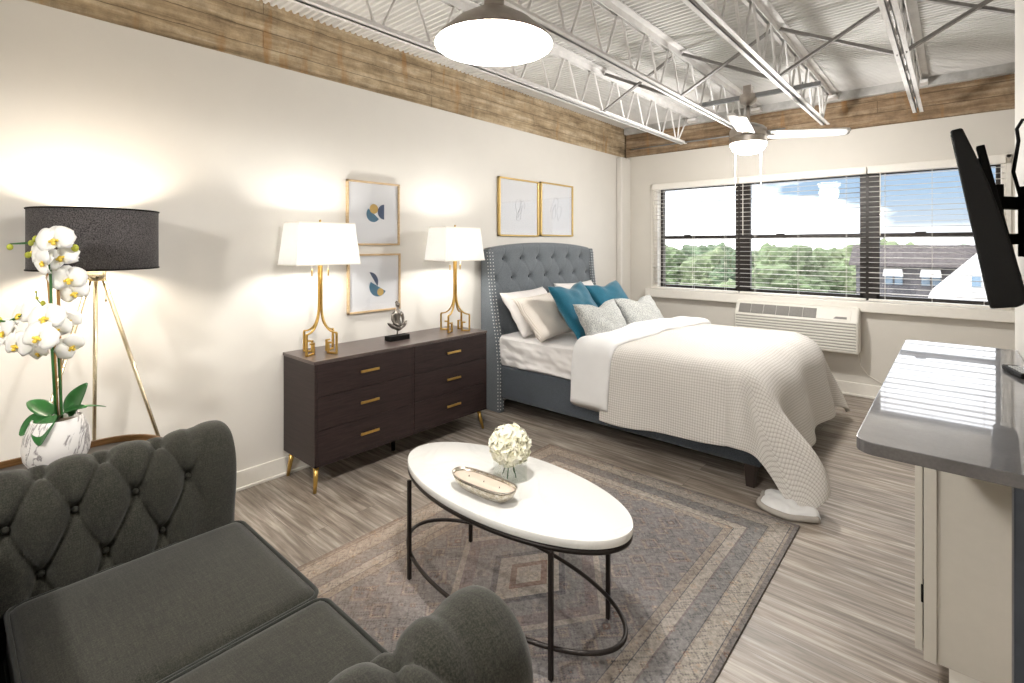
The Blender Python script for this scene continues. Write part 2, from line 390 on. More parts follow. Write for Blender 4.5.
edge = ramp(t, v3.outputs['Distance'], [(0, (0,0,0)), (.50, (1,1,1)), (.56, (0,0,0)), (.74, (1,1,1)), (.79, (0,0,0))], 'CONSTANT')
col = mix(t, math_(t, 'MULTIPLY', edge, .45), col, dk)
# central stepped medallion
md = math_(t, 'ADD', math_(t, 'MULTIPLY', ax, 1.35), ay)
ms = math_(t, 'SNAP', md, .045)
med = ramp(t, ms, [(0, cream), (.06, rust), (.13, cream), (.20, dk), (.235, grey), (.37, mauve), (.47, cream), (.50, dk), (.53, (.2,.2,.2)), (.55, mauve)], 'CONSTANT')
medm = ramp(t, md, [(.54, (.5,.5,.5)), (.56, (0,0,0))])
col = mix(t, medm, col, med)
wear = noise_tex(t, v, 3.2, 6, .65); wear2 = noise_tex(t, v, 60, 5, .7)
col = mix(t, ramp(t, wear, [(.35, (.10,.10,.10)), (.7, (.40,.40,.40))]), col, (.24, .225, .23))
col = mix(t, .55, col, ramp(t, wear2, [(.3, (.22, .22, .22)), (.7, (.80, .79, .78))]), 'OVERLAY')
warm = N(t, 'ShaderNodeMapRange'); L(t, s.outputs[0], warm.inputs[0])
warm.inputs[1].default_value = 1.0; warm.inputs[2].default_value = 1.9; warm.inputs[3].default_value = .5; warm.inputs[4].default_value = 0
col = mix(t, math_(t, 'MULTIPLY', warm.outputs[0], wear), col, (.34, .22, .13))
bc = N(t, 'ShaderNodeBrightContrast', Contrast=.10, Bright=-.01); L(t, col, bc.inputs['Color']); col = bc.outputs['Color']
yarn = noise_tex(t, coords(t, (420, 60, 1)), 1, 2)
col = mix(t, .25, col, ramp(t, yarn, [(.3, (.3,.3,.3)), (.7, (.7,.7,.7))]), 'OVERLAY')
L(t, col, b.inputs['Base Color']); b.inputs['Roughness'].default_value = .95; bump(t, b, wear2, .3, .003); M['rug'] = m

# ------------------------------------------------------------------ camera
CX, H = 3.25, 1.48
cam = bpy.data.cameras.new('camera'); co = bpy.data.objects.new('camera', cam); COL.objects.link(co)
cam.sensor_width = 36; cam.lens = 503/1024*36; cam.shift_y = -(341.5-245)/1024; cam.clip_start = .02; cam.clip_end = 2000
TH = math.atan2(443, 503)
co.location = (CX, 0, H); co.rotation_euler = (PI/2, 0, TH)
SC.camera = co

# ------------------------------------------------------------------ the room
W_Y = 5.94; WR = 3.46; ZD = 3.0
struct(MB().box(-.25, 4.75, -2.75, 6.15, -.12, 0).build('floor', M['floor']))
# wall_left in front of the beam: face at x=0
struct(MB().box(-.25, 0, -2.75, 6.15, 0, 2.62).build('wall_left', M['wall']))
# trim_1: concrete beam on the left
b1 = MB()
def beamface(u, v):
    y = -2.7 + u*(W_Y+2.7); z = 2.62 + v*.42
    d = noise.noise(Vector((y*2.3, z*9, 0)))*.012 + noise.noise(Vector((y*14, z*30, 3)))*.006
    zz = z + (noise.noise(Vector((y*5, 1, 0)))*.02 + noise.noise(Vector((y*17, 2, 0)))*.012 if v in (1.0,) else 0)
    if v == 0: zz += noise.noise(Vector((y*8, 7, 0)))*.007
    return (-.012 + d, y, zz)
b1.grid(beamface, 420, 10)
b1.box(-.25, -.03, -2.75, 6.15, 2.62, 3.05)
struct(b1.build('trim_1', M['beam_l'], auto=.9))
# window wall with opening x .38..3.56, z .94..2.18
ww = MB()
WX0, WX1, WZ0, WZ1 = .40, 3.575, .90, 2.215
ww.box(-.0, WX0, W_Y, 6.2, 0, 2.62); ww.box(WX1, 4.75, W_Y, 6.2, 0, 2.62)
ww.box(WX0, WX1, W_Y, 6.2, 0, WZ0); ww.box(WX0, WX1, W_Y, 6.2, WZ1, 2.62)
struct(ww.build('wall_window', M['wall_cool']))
b2 = MB()
b2.grid(lambda u, v: (u*4.6, 5.955 + noise.noise(Vector((u*9, v*2, 5)))*.012, 2.62 + v*.30), 160, 6)
b2.box(0, 4.7, 5.97, 6.2, 2.62, 2.92)
struct(b2.build('trim_2', M['beam_w'], auto=.9))
struct(MB().box(0, 4.7, 5.90, 6.2, 2.918, 3.03).build('trim_3', M['ledge'], bevel=.008))
# pipe chase in the corner
struct(MB().box(0, .085, 5.70, W_Y, 0, 2.60).build('trim_4', M['wall'], bevel=.02, bseg=4))
# right wall stub, nook, back wall
struct(MB().box(WR, WR+.12, -2.75, 3.32, 0, ZD+.03).build('wall_right', M['wall'], bevel=.004))
struct(MB().box(4.62, 4.75, -2.75, 6.2, 0, ZD+.03).build('wall_nook', M['wall']))
struct(MB().box(-.25, 4.75, -2.85, -2.7, 0, ZD+.03).build('wall_back', M['wall']))
# corrugated deck: ribs run along x
dk_ = MB(); pts = []
y = -2.75; p = .047
while y < 6.2:
    pts += [(y, 3.0), (y+p*.32, 3.0), (y+p*.5, 3.018), (y+p*.82, 3.018)]; y += p
vs = [(x, yy, zz) for x in (-.25, 4.75) for yy, zz in pts]; n = len(pts)
dk_.add(vs, [(i, i+1, n+i+1, n+i) for i in range(n-1)])
dk_.box(-.25, 4.75, -2.85, 6.2, 3.03, 3.12)
struct(dk_.build('ceiling', M['deck']))
# baseboards
def baseboard(name, boxes):
    m_ = MB()
    for bx in boxes: m_.box(*bx)
    struct(m_.build(name, M['trim'], bevel=.004))
baseboard('baseboard_left', [(0, .014, -2.7, 5.70, 0, .115), (0, .024, -2.7, 5.70, 0, .018)])
baseboard('baseboard_window', [(.085, 4.62, 5.925, W_Y, 0, .13), (.085, 4.62, 5.912, W_Y, 0, .02)])
baseboard('baseboard_right', [(WR-.014, WR, -2.7, 1.9, 0, .115), (WR+.12, WR+.134, -2.7, 3.32, 0, .115)])
# window casing
tr = MB()
tr.box(WX0-.03, WX0, W_Y-.012, W_Y, .93, 2.245); tr.box(WX1, WX1+.03, W_Y-.012, W_Y, .93, 2.245)
tr.box(WX0-.03, WX1+.03, W_Y-.012, W_Y, WZ1, 2.245)
tr.box(WX0, WX0+.05, W_Y, W_Y+.10, WZ0, WZ1); tr.box(WX1-.03, WX1, W_Y, W_Y+.10, WZ0, WZ1)
struct(tr.build('trim_5', M['trim'], bevel=.003))
struct(MB().box(WX0-.08, WX1+.09, W_Y-.085, W_Y+.12, .835, .935).build('trim_6', M['trim'], bevel=.008))

# windows
wins = [(.455, 1.385), (1.485, 2.57), (2.67, 3.545)]
for i, (x0, x1) in enumerate(wins):
    w = thing('window_%d' % (i+1), ((x0+x1)/2, W_Y+.1, .94), ['left double-hung window with dark bronze frame', 'middle double-hung window with dark bronze frame', 'right double-hung window with dark bronze frame'][i], 'window', None, 0, 'structure')
    del w['category']
    ox, oy, oz = w.location
    f = MB(); Y0, Y1 = .0, .06
    a, c = x0-ox, x1-ox
    lo = -.052; hi = WZ1-oz
    wl = .05 if i else .02; wr = .05 if i < 2 else .02
    f.box(a-wl-.005, a+.03, Y0, Y1, lo, hi); f.box(c-.03, c+wr+.005, Y0, Y1, lo, hi)
    f.box(a, c, Y0, Y1, lo, .045); f.box(a, c, Y0, Y1, hi-.05, hi)
    f.build('frame', M['bronze'], w, bevel=.003)
    MB().box(a+.01, c-.01, -.012, .05, .61, .655).build('meeting_rail', M['bronze'], w, bevel=.004)
    MB().box(a+.3, a+.38, -.024, .0, .655, .668).build('sash_lock', M['bronze'], w, bevel=.003)
    MB().box(a+.02, c-.02, .028, .034, .03, hi-.03).build('glass', M['glass'], w)

# blinds
def blind(x0, x1, zb, label, wandx, wl):
    w = thing('venetian_blind', ((x0+x1)/2, W_Y-.035, 2.21), label, 'window blind', 'white venetian blinds')
    a, c = x0-(x0+x1)/2, x1-(x0+x1)/2
    MB().box(a, c, -.035, .035, -.045, .022).build('valance', M['trim'], w, bevel=.004)
    s_ = MB(); z = -.075; k = 0
    while 2.21+z > zb+.03:
        def sl(u, v, z=z, k=k):
            q = (v-.5)*2
            return (a+.008+u*(c-a-.016), q*.024, z + (1-q*q)*.0022 + q*.0015*math.sin(k*1.7))
        n0 = len(s_.v)
        s_.grid(sl, 1, 4); z -= .0485; k += 1
    s_.build('slats', M['blind'], w, smooth=True, solid=.0016)
    MB().box(a+.006, c-.006, -.024, .024, zb-2.21-.012, zb-2.21+.008).build('bottom_rail', M['trim'], w, bevel=.003)
    cd = MB()
    for q in (.14, .5, .86):
        x = a + (c-a)*q
        for yy in (-.026, .026): cd.obox((x, yy, -.04), (x, yy, zb-2.21), .0022, .0022)
    cd.build('ladder_cords', M['blind'], w)
    wd = MB(); wd.tube([(wandx-(x0+x1)/2, -.045, -.03), (wandx-(x0+x1)/2, -.045, -wl)], .004, 8)
    wd.build('tilt_wand', M['trim'], w)
blind(.41, 1.43, .955, 'white venetian blind over the left window', .46, .62)
blind(1.44, 2.61, .955, 'white venetian blind over the middle window', 1.49, .62)
blind(2.62, 3.57, .955, 'white venetian blind over the right window', 2.72, .64)

# joists
def joist(x, label):
    j = thing('bar_joist', (x, 0, 2.63), label, 'ceiling joist', 'white open-web roof joists')
    ye = 5.60
    bc = MB()
    for sx_ in (-1, 1):
        bc.box(sx_*.008, sx_*.036, -2.7, ye, 0, .005); bc.box(sx_*.008, sx_*.012, -2.7, ye, 0, .034)
    bc.build('bottom_chord', M['joist'], j)
    tc = MB()
    for sx_ in (-1, 1):
        tc.box(sx_*.010, sx_*.062, -2.7, 5.95, .364, .370); tc.box(sx_*.010, sx_*.016, -2.7, 5.95, .318, .37)
    tc.build('top_chord', M['joist'], j)
    wb = MB(); y = -2.6; k = 0; pitch = .385; pathp = []
    ys = 5.40
    while ys > -2.6:
        pathp += [(0, ys+.02, .015), (0, ys-.02, .015), (0, ys-pitch/2+.02, .345), (0, ys-pitch/2-.02, .345)]; ys -= pitch
    wb.tube(pathp, .0085, 8)
    wb.tube([(0, 5.44, .015), (0, 5.72, .345)], .0085, 8); wb.tube([(0, 5.42, .015), (0, 5.50, .345)], .0085, 8)
    wb.build('web', M['joist'], j, smooth=True)
    MB().box(-.06, .06, 5.78, 5.95, .295, .325).build('bearing_seat', M['joist'], j, bevel=.003)
JX = [.93, 1.625, 2.32, 3.01]
for x, l in zip(JX, ['white open-web steel joist nearest the left concrete beam', 'white open-web steel joist just left of the ceiling fan', 'white open-web steel joist just right of the ceiling fan', 'white open-web steel joist nearest the wall television']): joist(x, l)
# cross bridging between joists
segs = [(.93, 1.625), (1.625, 2.32), (2.32, 3.01), (3.01, 4.6)]
names = ['left of the ceiling fan', 'above the ceiling fan', 'right of the ceiling fan', 'at the far right of the ceiling']
for (xa, xb), nm in zip(segs, names):
    xb2 = xb if xb < 4 else 3.70
    yb = 3.80
    for d, (z0, z1) in enumerate(((2.628, 2.965), (2.965, 2.628))):
        o = MB(); oy = .03*d
        o.box(0, 1, 0, 1, 0, 1); o = MB()
        o.obox((xa+.02, yb+oy, z0), (xb2-.02, yb+oy, z1), .026, .004); o.obox((xa+.02, yb+oy+.013, z0+.012), (xb2-.02, yb+oy+.013, z1+.012), .004, .026)
        ob = o.build('bridging_bar', M['brace'])
        tag(ob, 'grey steel diagonal brace %s, %s' % ('rising to the right' if d == 0 else 'falling to the right', nm), 'steel brace', 'diagonal braces between the joists')
o = MB().box(.05, 3.4, 5.915, 5.935, 2.70, 2.708)
o = MB(); o.tube([(.1, 5.91, 2.715), (1.9, 5.91, 2.715)], .008, 8)
tag(o.build('wall_conduit', M['conduit'], smooth=True), 'thin grey conduit fixed along the brown beam over the left window', 'conduit')
# strut carrying the fan
o = MB(); o.box(1.52, 2.50, 4.31, 4.345, 2.665, 2.70)
for x in (1.56, 1.68, 2.25, 2.38): o.tube([(x, 4.328, 2.665), (x, 4.328, 2.72)], .006, 6)
tag(o.build('mounting_strut', M['conduit'], bevel=.003), 'grey steel strut spanning two joists above the ceiling fan', 'steel strut')

# ------------------------------------------------------------------ ceiling fan
FX, FY = 1.99, 4.33
fan = thing('ceiling_fan', (FX, FY, 2.70), 'brushed nickel ceiling fan with white blades and lit bowl light', 'ceiling fan')
m_ = MB(); m_.lathe([(.005, 0), (.062, -.002), (.066, -.03), (.058, -.062), (.03, -.085), (.018, -.09)], n=28); m_.box(-.03, .03, -.03, .03, -.01, .07)
m_.build('ceiling_canopy', M['nickel'], fan, auto=.7)
MB().lathe([(.014, -.08), (.014, -.26)], n=16).build('downrod', M['nickel'], fan, smooth=True)
MB().lathe([(.02, -.225), (.05, -.235), (.115, -.265), (.136, -.285), (.140, -.30), (.140, -.335), (.136, -.345), (.142, -.35), (.142, -.39), (.132, -.40)], n=40).build('motor_housing', M['nickel'], fan, auto=.6)
lt = MB(); lt.lathe([(.136, -.395), (.134, -.415), (.115, -.452), (.075, -.475), (.02, -.484), (.0001, -.485)], n=36)
lt.build('light_bowl', M['bulb'], fan, smooth=True)
th0 = TH
for k, a in enumerate((-10, -121, 66)):
    ang = math.radians(a) + TH      # angle measured from the window-wall direction
    bl = MB()
    def bf(u, v):
        r = .13 + u*.62
        wdt = .062 + .004*math.sin(u*PI)
        if u > .93: wdt *= math.sqrt(max(0.0, 1-((u-.93)/.07)**2))*.75+.25
        return (r, (v-.5)*2*wdt, (v-.5)*-.030)
    bl.grid(bf, 24, 4)
    ob = bl.build('blade', M['fillw'], fan, smooth=True, solid=.008)
    ob.location = (0, 0, -.325); ob.rotation_euler = (0, 0, ang)
    ar = MB(); ar.box(.10, .20, -.03, .03, -.012, -.004)
    ob2 = ar.build('blade_bracket', M['nickel'], ob, bevel=.003)
for sx_, ln in ((-.105, .36), (.105, .36)):
    c_ = MB(); c_.tube([(sx_*math.cos(TH), sx_*math.sin(TH), -.39), (sx_*math.cos(TH), sx_*math.sin(TH), -.39-ln)], .0022, 6)
    c_.ball((sx_*math.cos(TH), sx_*math.sin(TH), -.39-ln-.01), (.006, .006, .014), 8)
    c_.build('pull_chain', M['trim'], fan)

# ------------------------------------------------------------------ pendants
def pendant(x, y, z, r, label):
    p = thing('pendant_lamp', (x, y, z), label, 'pendant lamp')
    o = MB(); o.lathe([(r, 0), (r*.975, .010), (r*.93, .022), (r*.66, .070), (r*.42, .100), (r*.25, .114), (.036, .122), (.034, .135), (.034, .25), (.028, .275), (.012, .285), (.0001, .286)], n=56, cap=False)
    o.build('shade_shell', M['nickel'], p, smooth=True, solid=0)
    i_ = MB(); i_.lathe([(r*.996, 0.001), (r*.965, .010), (r*.92, .020), (r*.65, .066), (r*.41, .095), (r*.24, .108), (.0001, .112)], n=56, cap=False)
    i_.build('shade_lining', M['white'], p, smooth=True)
    MB().tube([(0, 0, .27), (0, 0, ZD-z)], .008, 10).build('stem', M['nickel'], p, smooth=True)
    MB().lathe([(.06, ZD-z-.02), (.06, ZD-z)], n=24).build('ceiling_cup', M['nickel'], p, auto=.7)
    MB().ball((0, 0, .052), (.045, .045, .050), 20).build('bulb', M['bulb'], p, smooth=True)
    return p
pendant(2.095, 1.220, 2.145, .196, 'large nickel dome pendant lamp with white inside, hanging over the coffee table')
pendant(2.055, -1.15, 2.155, .215, 'added fill-light pendant lamp, unseen behind the sofa, nearer the back wall')  # added out of view to brighten the room

# ------------------------------------------------------------------ dresser
dr = thing('dresser', (.008, 1.457, 0), 'dark espresso six-drawer dresser with brass pulls against the left wall', 'dresser')
DX, DY = .406, 1.452
body = MB(); body.box(0, DX-.004, 0, DY, .159, .772)
body.build('carcass', M['espresso'], dr, bevel=.002)
MB().box(-.004, DX+.004, -.004, DY+.004, .770, .790).build('top', M['espresso_top'], dr, bevel=.002)
# visible frame edges
fr = MB()
fr.box(DX-.006, DX, 0, .014, .159, .77); fr.box(DX-.006, DX, DY-.014, DY, .159, .77); fr.box(DX-.006, DX, .712, .730, .159, .77); fr.box(DX-.006, DX, 0, DY, .159, .173)
fr.build('front_frame', M['espresso'], dr)
zs = [(.176, .372), (.376, .572), (.576, .767)]
for c, (y0, y1) in enumerate(((.017, .710), (.733, DY-.017))):
    for (z0, z1) in zs:
        d_ = MB().box(DX-.012, DX+.001, y0, y1, z0, z1).build('drawer', M['espresso'], dr, bevel=.0018)
        yc, zc = (y0+y1)/2+.003, z0+(z1-z0)*.53
        h_ = MB(); h_.box(DX+.014, DX+.022, yc-.068, yc+.068, zc-.008, zc+.008); h_.box(DX, DX+.015, yc-.055, yc-.045, zc-.004, zc+.004); h_.box(DX, DX+.015, yc+.045, yc+.055, zc-.004, zc+.004)
        h_.build('pull', M['brass'], d_, bevel=.002)
for (x, y, ax_, ay_) in ((.36, .035, .02, -.02), (.05, .035, -.02, -.02), (.36, DY-.05, .02, .035), (.05, DY-.05, -.02, .035)):
    MB().tube([(x, y, .16), (x+ax_, y+ay_, 0)], [.017, .010], 16).build('leg', M['brass'], dr, smooth=True)
for yy in (.70,): MB().tube([(.2, yy, .16), (.2, yy, 0)], .014, 12).build('centre_leg', M['black'], dr, smooth=True)

# ------------------------------------------------------------------ table lamps
def table_lamp(x, y, rz, label):
    l = thing('table_lamp', (x, y, .791), label, 'table lamp', 'brass table lamps with white shades', rz)
    # open greek-key foot: four feet, each a bar curving up to the stem
    for k in range(4):
        a = PI/4 - .38 + k*PI/2; ca, sa = math.cos(a), math.sin(a)
        def P_(r, z): return Vector((r*ca, r*sa, z))
        pts = [P_(.010, .565), P_(.010, .30)]
        for q in range(1, 11):
            t_ = q/10; pts.append(P_(.010 + .112*t_**2.0*(1.0) , .30 - .165*math.sin(t_*PI/2)))
        pts += [P_(.125, .128)]
        o = MB()
        for i in range(len(pts)-1):
            d_ = (pts[i+1]-pts[i]).normalized()*.002
            o.obox(pts[i]-d_, pts[i+1]+d_, .009, .013, up=(-sa, ca, 0))
        o.obox(P_(.125, .130), P_(.125, 0), .010, .014, up=(-sa, ca, 0))
        o.obox(P_(.130, .005), P_(.060, .005), .014, .010)
        o.obox(P_(.062, .0), P_(.062, .072), .010, .014, up=(-sa, ca, 0))
        o.obox(P_(.057, .070), P_(.092, .070), .014, .010)
        o.build('foot', M['brass'], l, bevel=.001)
    MB().tube([(0, 0, .27), (0, 0, .62)], .011, 12).build('stem', M['brass'], l, smooth=True)
    # rectangular tapered shade
    o = MB()
    W0, D0, W1, D1, Z0, Z1 = .215, .125, .188, .10, .567, .828
    cr = [(-1,-1),(1,-1),(1,1),(-1,1)]
    vv = [(sx_*D0, sy_*W0, Z0) for sx_, sy_ in cr] + [(sx_*D1, sy_*W1, Z1) for sx_, sy_ in cr]
    o.add(vv, [(0,1,5,4),(1,2,6,5),(2,3,7,6),(3,0,4,7)])
    sh = o.build('lamp_shade', M['shade'], l, bevel=.012, bseg=3, solid=.002)
    for zz, w_, d_ in ((Z0, W0, D0), (Z1, W1, D1)):
        c4 = [Vector((a_*d_, b_*w_, zz)) for a_, b_ in cr]
        r_ = MB()
        for i in range(4): r_.obox(c4[i], c4[(i+1)%4], .005, .007)
        r_.build('shade_trim', M['trim'], sh)
    MB().ball((0, 0, .70), (.028, .028, .04), 14).build('bulb', M['bulb'], l, smooth=True)
    MB().tube([(0, 0, .60), (0, 0, .838)], .004, 8).lathe([(.0001, .853), (.008, .846), (.006, .838), (.010, .832)], n=12).build('finial', M['brass'], l, smooth=True)
    for sy_ in (-.055, .055):
        c_ = MB(); c_.tube([(.0, sy_, .60), (.0, sy_, .53)], .0016, 6)
        ch = c_.build('pull_cord', M['trim'], l)
        MB().lathe([(.0045, .49), (.0055, .525), (.003, .53)], c=(.0, sy_, 0), n=10).build('pull_bob', M['brass'], ch, smooth=True)
    return l
table_lamp(.20, 1.605, 0, 'brass table lamp with white rectangular shade at the near end of the dresser')
table_lamp(.22, 2.745, 0, 'brass table lamp with white rectangular shade beside the headboard')

# ------------------------------------------------------------------ seated figurine
fg = thing('figurine', (.205, 2.195, .791), 'small dark silver meditating figurine on black base, between the two table lamps', 'figurine')
MB().box(-.035, .035, -.085, .085, 0, .034).build('base', M['black'], fg, bevel=.002)
MB().tube([(0, 0, .03), (0, 0, .075)], .005, 10).build('rod', M['pewter'], fg, smooth=True)
o = MB()
def crosslegs(u, v):
    a = u*PI*2; t_ = (v-.5)*2      # boat-shaped folded legs
    y = t_*.083; rr = .026*math.sqrt(max(0, 1-t_*t_*.93))*(1+.15*math.cos(t_*9))
    return (.012*(1-t_*t_)+rr*math.cos(a)*1.05, y, .088 + .040*abs(t_)**1.8 + rr*.72*math.sin(a))
o.grid(crosslegs, 20, 28, closeu=True)
o.tube([(0, 0, .085), (-.004, 0, .12), (-.006, 0, .155), (-.004, 0, .19), (0, 0, .205), (0, 0, .222), (.001, 0, .236)], [.036, .030, .022, .034, .024, .011, .011], 16)
o.ball((.004, 0, .254), (.017, .0155, .021), 16); o.ball((-.010, 0, .270), (.011, .011, .011), 12)
o.ball((.020, 0, .251), (.004, .003, .005), 8)
for sy_ in (-1, 1):
    o.tube([(0, sy_*.026, .197), (.002, sy_*.042, .180), (.006, sy_*.046, .15), (.016, sy_*.038, .125), (.030, sy_*.018, .112), (.034, sy_*.004, .108)], [.011, .0125, .010, .009, .0075, .006], 12)
o.build('body', M['pewter'], fg, smooth=True)

# ------------------------------------------------------------------ pictures
def picture(y0, y1, z0, z1, fmat, label, fw, depth, art, group):
    p = thing('picture_frame', (.001, (y0+y1)/2, (z0+z1)/2), label, 'picture', group)
    w, h = (y1-y0)/2, (z1-z0)/2
    o = MB()
    for a in (-1, 1):
        o.box(0, depth, min(a*w, a*(w-fw)), max(a*w, a*(w-fw)), -h, h)
        o.box(0, depth, -w, w, min(a*h, a*(h-fw)), max(a*h, a*(h-fw)))
    o.build('frame', fmat, p, bevel=.0015)
    mt = MB().box(0, depth*.45, -w+fw*.5, w-fw*.5, -h+fw*.5, h-fw*.5).build('mat_board', ART['paper'], p)
    art(mt, depth*.45)
    MB().box(depth*.45+.006, depth*.45+.008, -w+fw*.7, w-fw*.7, -h+fw*.7, h-fw*.7).build('glazing', M['glass'], p)
ART = {'paper': plain('art_paper_white', (.72, .73, .76), .7, var=.01), 'navy': plain('art_navy', (.035, .062, .13), .8), 'teal': plain('art_blue', (.05, .15, .24), .8),
       'ochre': plain('art_ochre', (.50, .33, .09), .8, var=.15, nscale=200), 'grey': plain('art_grey_ink', (.45, .46, .50), .8), 'pale': plain('art_pale_grey', (.55, .57, .60), .8)}
def disc(c, r, a0, a1, x, mat, par, n=28, squash=1):
    m_ = MB(); pts = [(c[0]+r*math.cos(a0+(a1-a0)*i/n), c[1]+r*squash*math.sin(a0+(a1-a0)*i/n)) for i in range(n+1)]
    m_.prism(pts, x, x+.0008, f=lambda a, b_, z: (z, a, b_)); m_.build('print_shape', mat, par)
def art_a(p, x):
    disc((-.005, -.005), .058, math.radians(135), math.radians(325), x, ART['teal'], p)
    disc((.0, .035), .036, 0, 2*PI, x+.0009, ART['ochre'], p)
    disc((.088, .015), .056, math.radians(90), math.radians(270), x+.0018, ART['navy'], p)
def art_b(p, x):
    disc((-.045, .005), .075, math.radians(-25), math.radians(90), x, ART['navy'], p)
    disc((.03, -.03), .075, math.radians(150), math.radians(330), x+.0009, ART['teal'], p)
    disc((.048, -.072), .028, 0, 2*PI, x+.0018, ART['ochre'], p)
m, t, b = nt('light_oak_frame'); f = noise_tex(t, coords(t, (5, 5, 40)), 4, 4)
L(t, ramp(t, f, [(.3, (.46, .32, .17)), (.7, (.62, .46, .28))]), b.inputs['Base Color']); b.inputs['Roughness'].default_value = .5; M['oak'] = m
picture(1.90, 2.35, 1.478, 1.948, M['oak'], 'upper oak-framed abstract print with blue and ochre half circles', .014, .024, art_a, 'abstract prints above the dresser')
picture(1.907, 2.357, .985, 1.415, M['oak'], 'lower oak-framed abstract print of a navy and ochre shape, behind the figurine', .014, .024, art_b, 'abstract prints above the dresser')
def art_line(p, x, seed=1):
    random.seed(seed)
    for k in range(3):
        o = MB(); pth = []; a = random.uniform(0, 6); cy, cz = random.uniform(-.07, .05), random.uniform(-.06, .12)
        for i in range(34):
            t_ = i/33*5; pth.append((x+.001, cy+.05*math.cos(t_+a)*(1+.4*math.sin(2.3*t_)), cz+.08*math.sin(t_*1.3+a)))
        o.tube(pth, .0012, 5); o.build('line_drawing', ART['grey'], p)
picture(3.478, 4.080, 1.565, 2.130, M['gold'], 'left of the two gold-framed line drawings above the headboard', .016, .030, lambda p, x: art_line(p, x, 3), 'gold framed drawings above the bed')
picture(4.118, 4.700, 1.575, 2.140, M['gold'], 'right of the two gold-framed line drawings above the headboard', .016, .030, lambda p, x: art_line(p, x, 8), 'gold framed drawings above the bed')

# ------------------------------------------------------------------ bed
bed = thing('bed', (0, 4.09, 0), 'slate blue upholstered bed with tall tufted wingback headboard under the gold frames', 'bed')
BY0, BY1 = 3.245, 4.985; OY = 4.09
def hbz(y):
    q = (y-(BY0+BY1)/2)/((BY1-BY0)/2); return 1.44 + .065*(1-q*q)**.9 if abs(q) < 1 else 1.44
sp = .255; rows = [1.352, 1.172, .992, .812]
def tuft(p_, q_, pw=.35):   # 0 on buttons and creases, 1 on cushions
    return (abs(math.sin(PI*p_)*math.sin(PI*q_)))**pw
def hbface(u, v):
    y = BY0+.06 + u*(BY1-BY0-.12); z = .30 + v*(hbz(y)-.30)
    a = (y-3.482)/sp; b_ = (1.352-z)/.18
    d = 0
    # a pinched dimple at each button and soft creases between them
    best = 9
    for r, zr in enumerate(rows):
        off = 0 if r % 2 == 0 else .5
        k = round(a-off)+off; yy = 3.482 + k*sp
        if yy < BY0+.09 or yy > BY1-.08: continue
        best = min(best, math.hypot(y-yy, z-zr))
    p_ = a + b_/2; q_ = a - b_/2
    cre = min(abs(p_-round(p_)), abs(q_-round(q_)))
    cr_ = math.exp(-(cre/.06)**2)*.0028 if b_ > -.05 else (math.exp(-((a-round(a))/.03)**2)*.004)
    x = .105 - .030*math.exp(-(best/.026)**2) - .016*math.exp(-(best/.06)**2) - cr_
    if v > .96: x -= .03*((v-.96)/.04)**2
    return (x, y-OY, z)
o = MB(); o.grid(hbface, 300, 200)
o.grid(lambda u, v: (.075-.075*v, (BY0+.06 + u*(BY1-BY0-.12))-OY, hbz(BY0+.06 + u*(BY1-BY0-.12))), 60, 2)
o.box(.012, .05, BY0+.03-OY, BY1-.03-OY, .05, 1.42)
hb = o.build('headboard', M['hb'], bed, smooth=False, auto=1.0)
for r, zr in enumerate(rows):
    off = 0 if r % 2 == 0 else .5; k = -1
    while k < 7:
        yy = 3.482 + (k+off)*sp
        if BY0+.09 < yy < BY1-.08: MB().ball((.068, yy-OY, zr), (.008, .012, .012), 10).build('button', M['hbd'], hb, smooth=True)
        k += 1
def wingx(z):
    pts = [(0, .245), (.42, .245), (.62, .225), (.80, .19), (1.0, .155), (1.2, .13), (1.40, .115), (1.445, .10)]
    for (a, xa), (b_, xb) in zip(pts, pts[1:]):
        if z <= b_: return xa + (xb-xa)*(z-a)/(b_-a)
    return pts[-1][1]
for sgn, y0, y1 in ((-1, BY0, BY0+.065), (1, BY1-.065, BY1)):
    zz = [0.0] + [i*.05 for i in range(1, 29)] + [1.44]
    pts = [(.012, 0.0)] + [(wingx(z), z) for z in zz] + [(.012, 1.44)]
    w_ = MB(); w_.prism(pts, y0-OY, y1-OY, f=lambda a, b_, c: (a, c, b_))
    wg = w_.build('wing', M['hbd'] if False else M['hb'], bed, bevel=.008, bseg=3)
    nh = [MB(), MB(), MB()]
    z = .03
    while z < 1.42:
        for q_, yy in enumerate((y0+.014, y1-.014)): nh[q_].ball((wingx(z)+.001, yy-OY, z), (.004, .0052, .0052), 8)
        ys_ = y0 if sgn < 0 else y0
        nh[2].ball((wingx(z)-.018, y0-OY, z), (.0052, .004, .0052), 8)
        z += .03
    for q_ in nh: q_.build('nailhead_strip', M['nail'], wg, smooth=True)
BX1 = 2.36
for y0, y1 in ((BY0+.015, BY0+.055), (BY1-.055, BY1-.015)):
    MB().box(.22, BX1, y0-OY, y1-OY, .135, .418).build('side_rail', M['hbd'], bed, bevel=.012, bseg=3)
MB().box(BX1-.03, BX1+.012, BY0+.015-OY, BY1-.015-OY, .135, .418).build('foot_rail', M['hbd'], bed, bevel=.012, bseg=3)
for y in (BY0+.045, BY1-.045):
    MB().add([(x_+dx_, y_-OY+dy_, z_) for z_, q in ((0, .024), (.14, .034)) for x_, y_ in ((BX1-.05, y),) for dx_, dy_ in ((-q, -q), (q, -q), (q, q), (-q, q))],
             [(3,2,1,0),(4,5,6,7),(0,1,5,4),(1,2,6,5),(2,3,7,6),(3,0,4,7)]).build('leg', M['wood_leg'], bed, bevel=.003)
MB().box(.12, BX1-.03, BY0+.05-OY, BY1-.05-OY, .24, .40).build('slat_base', M['hbd'], bed)

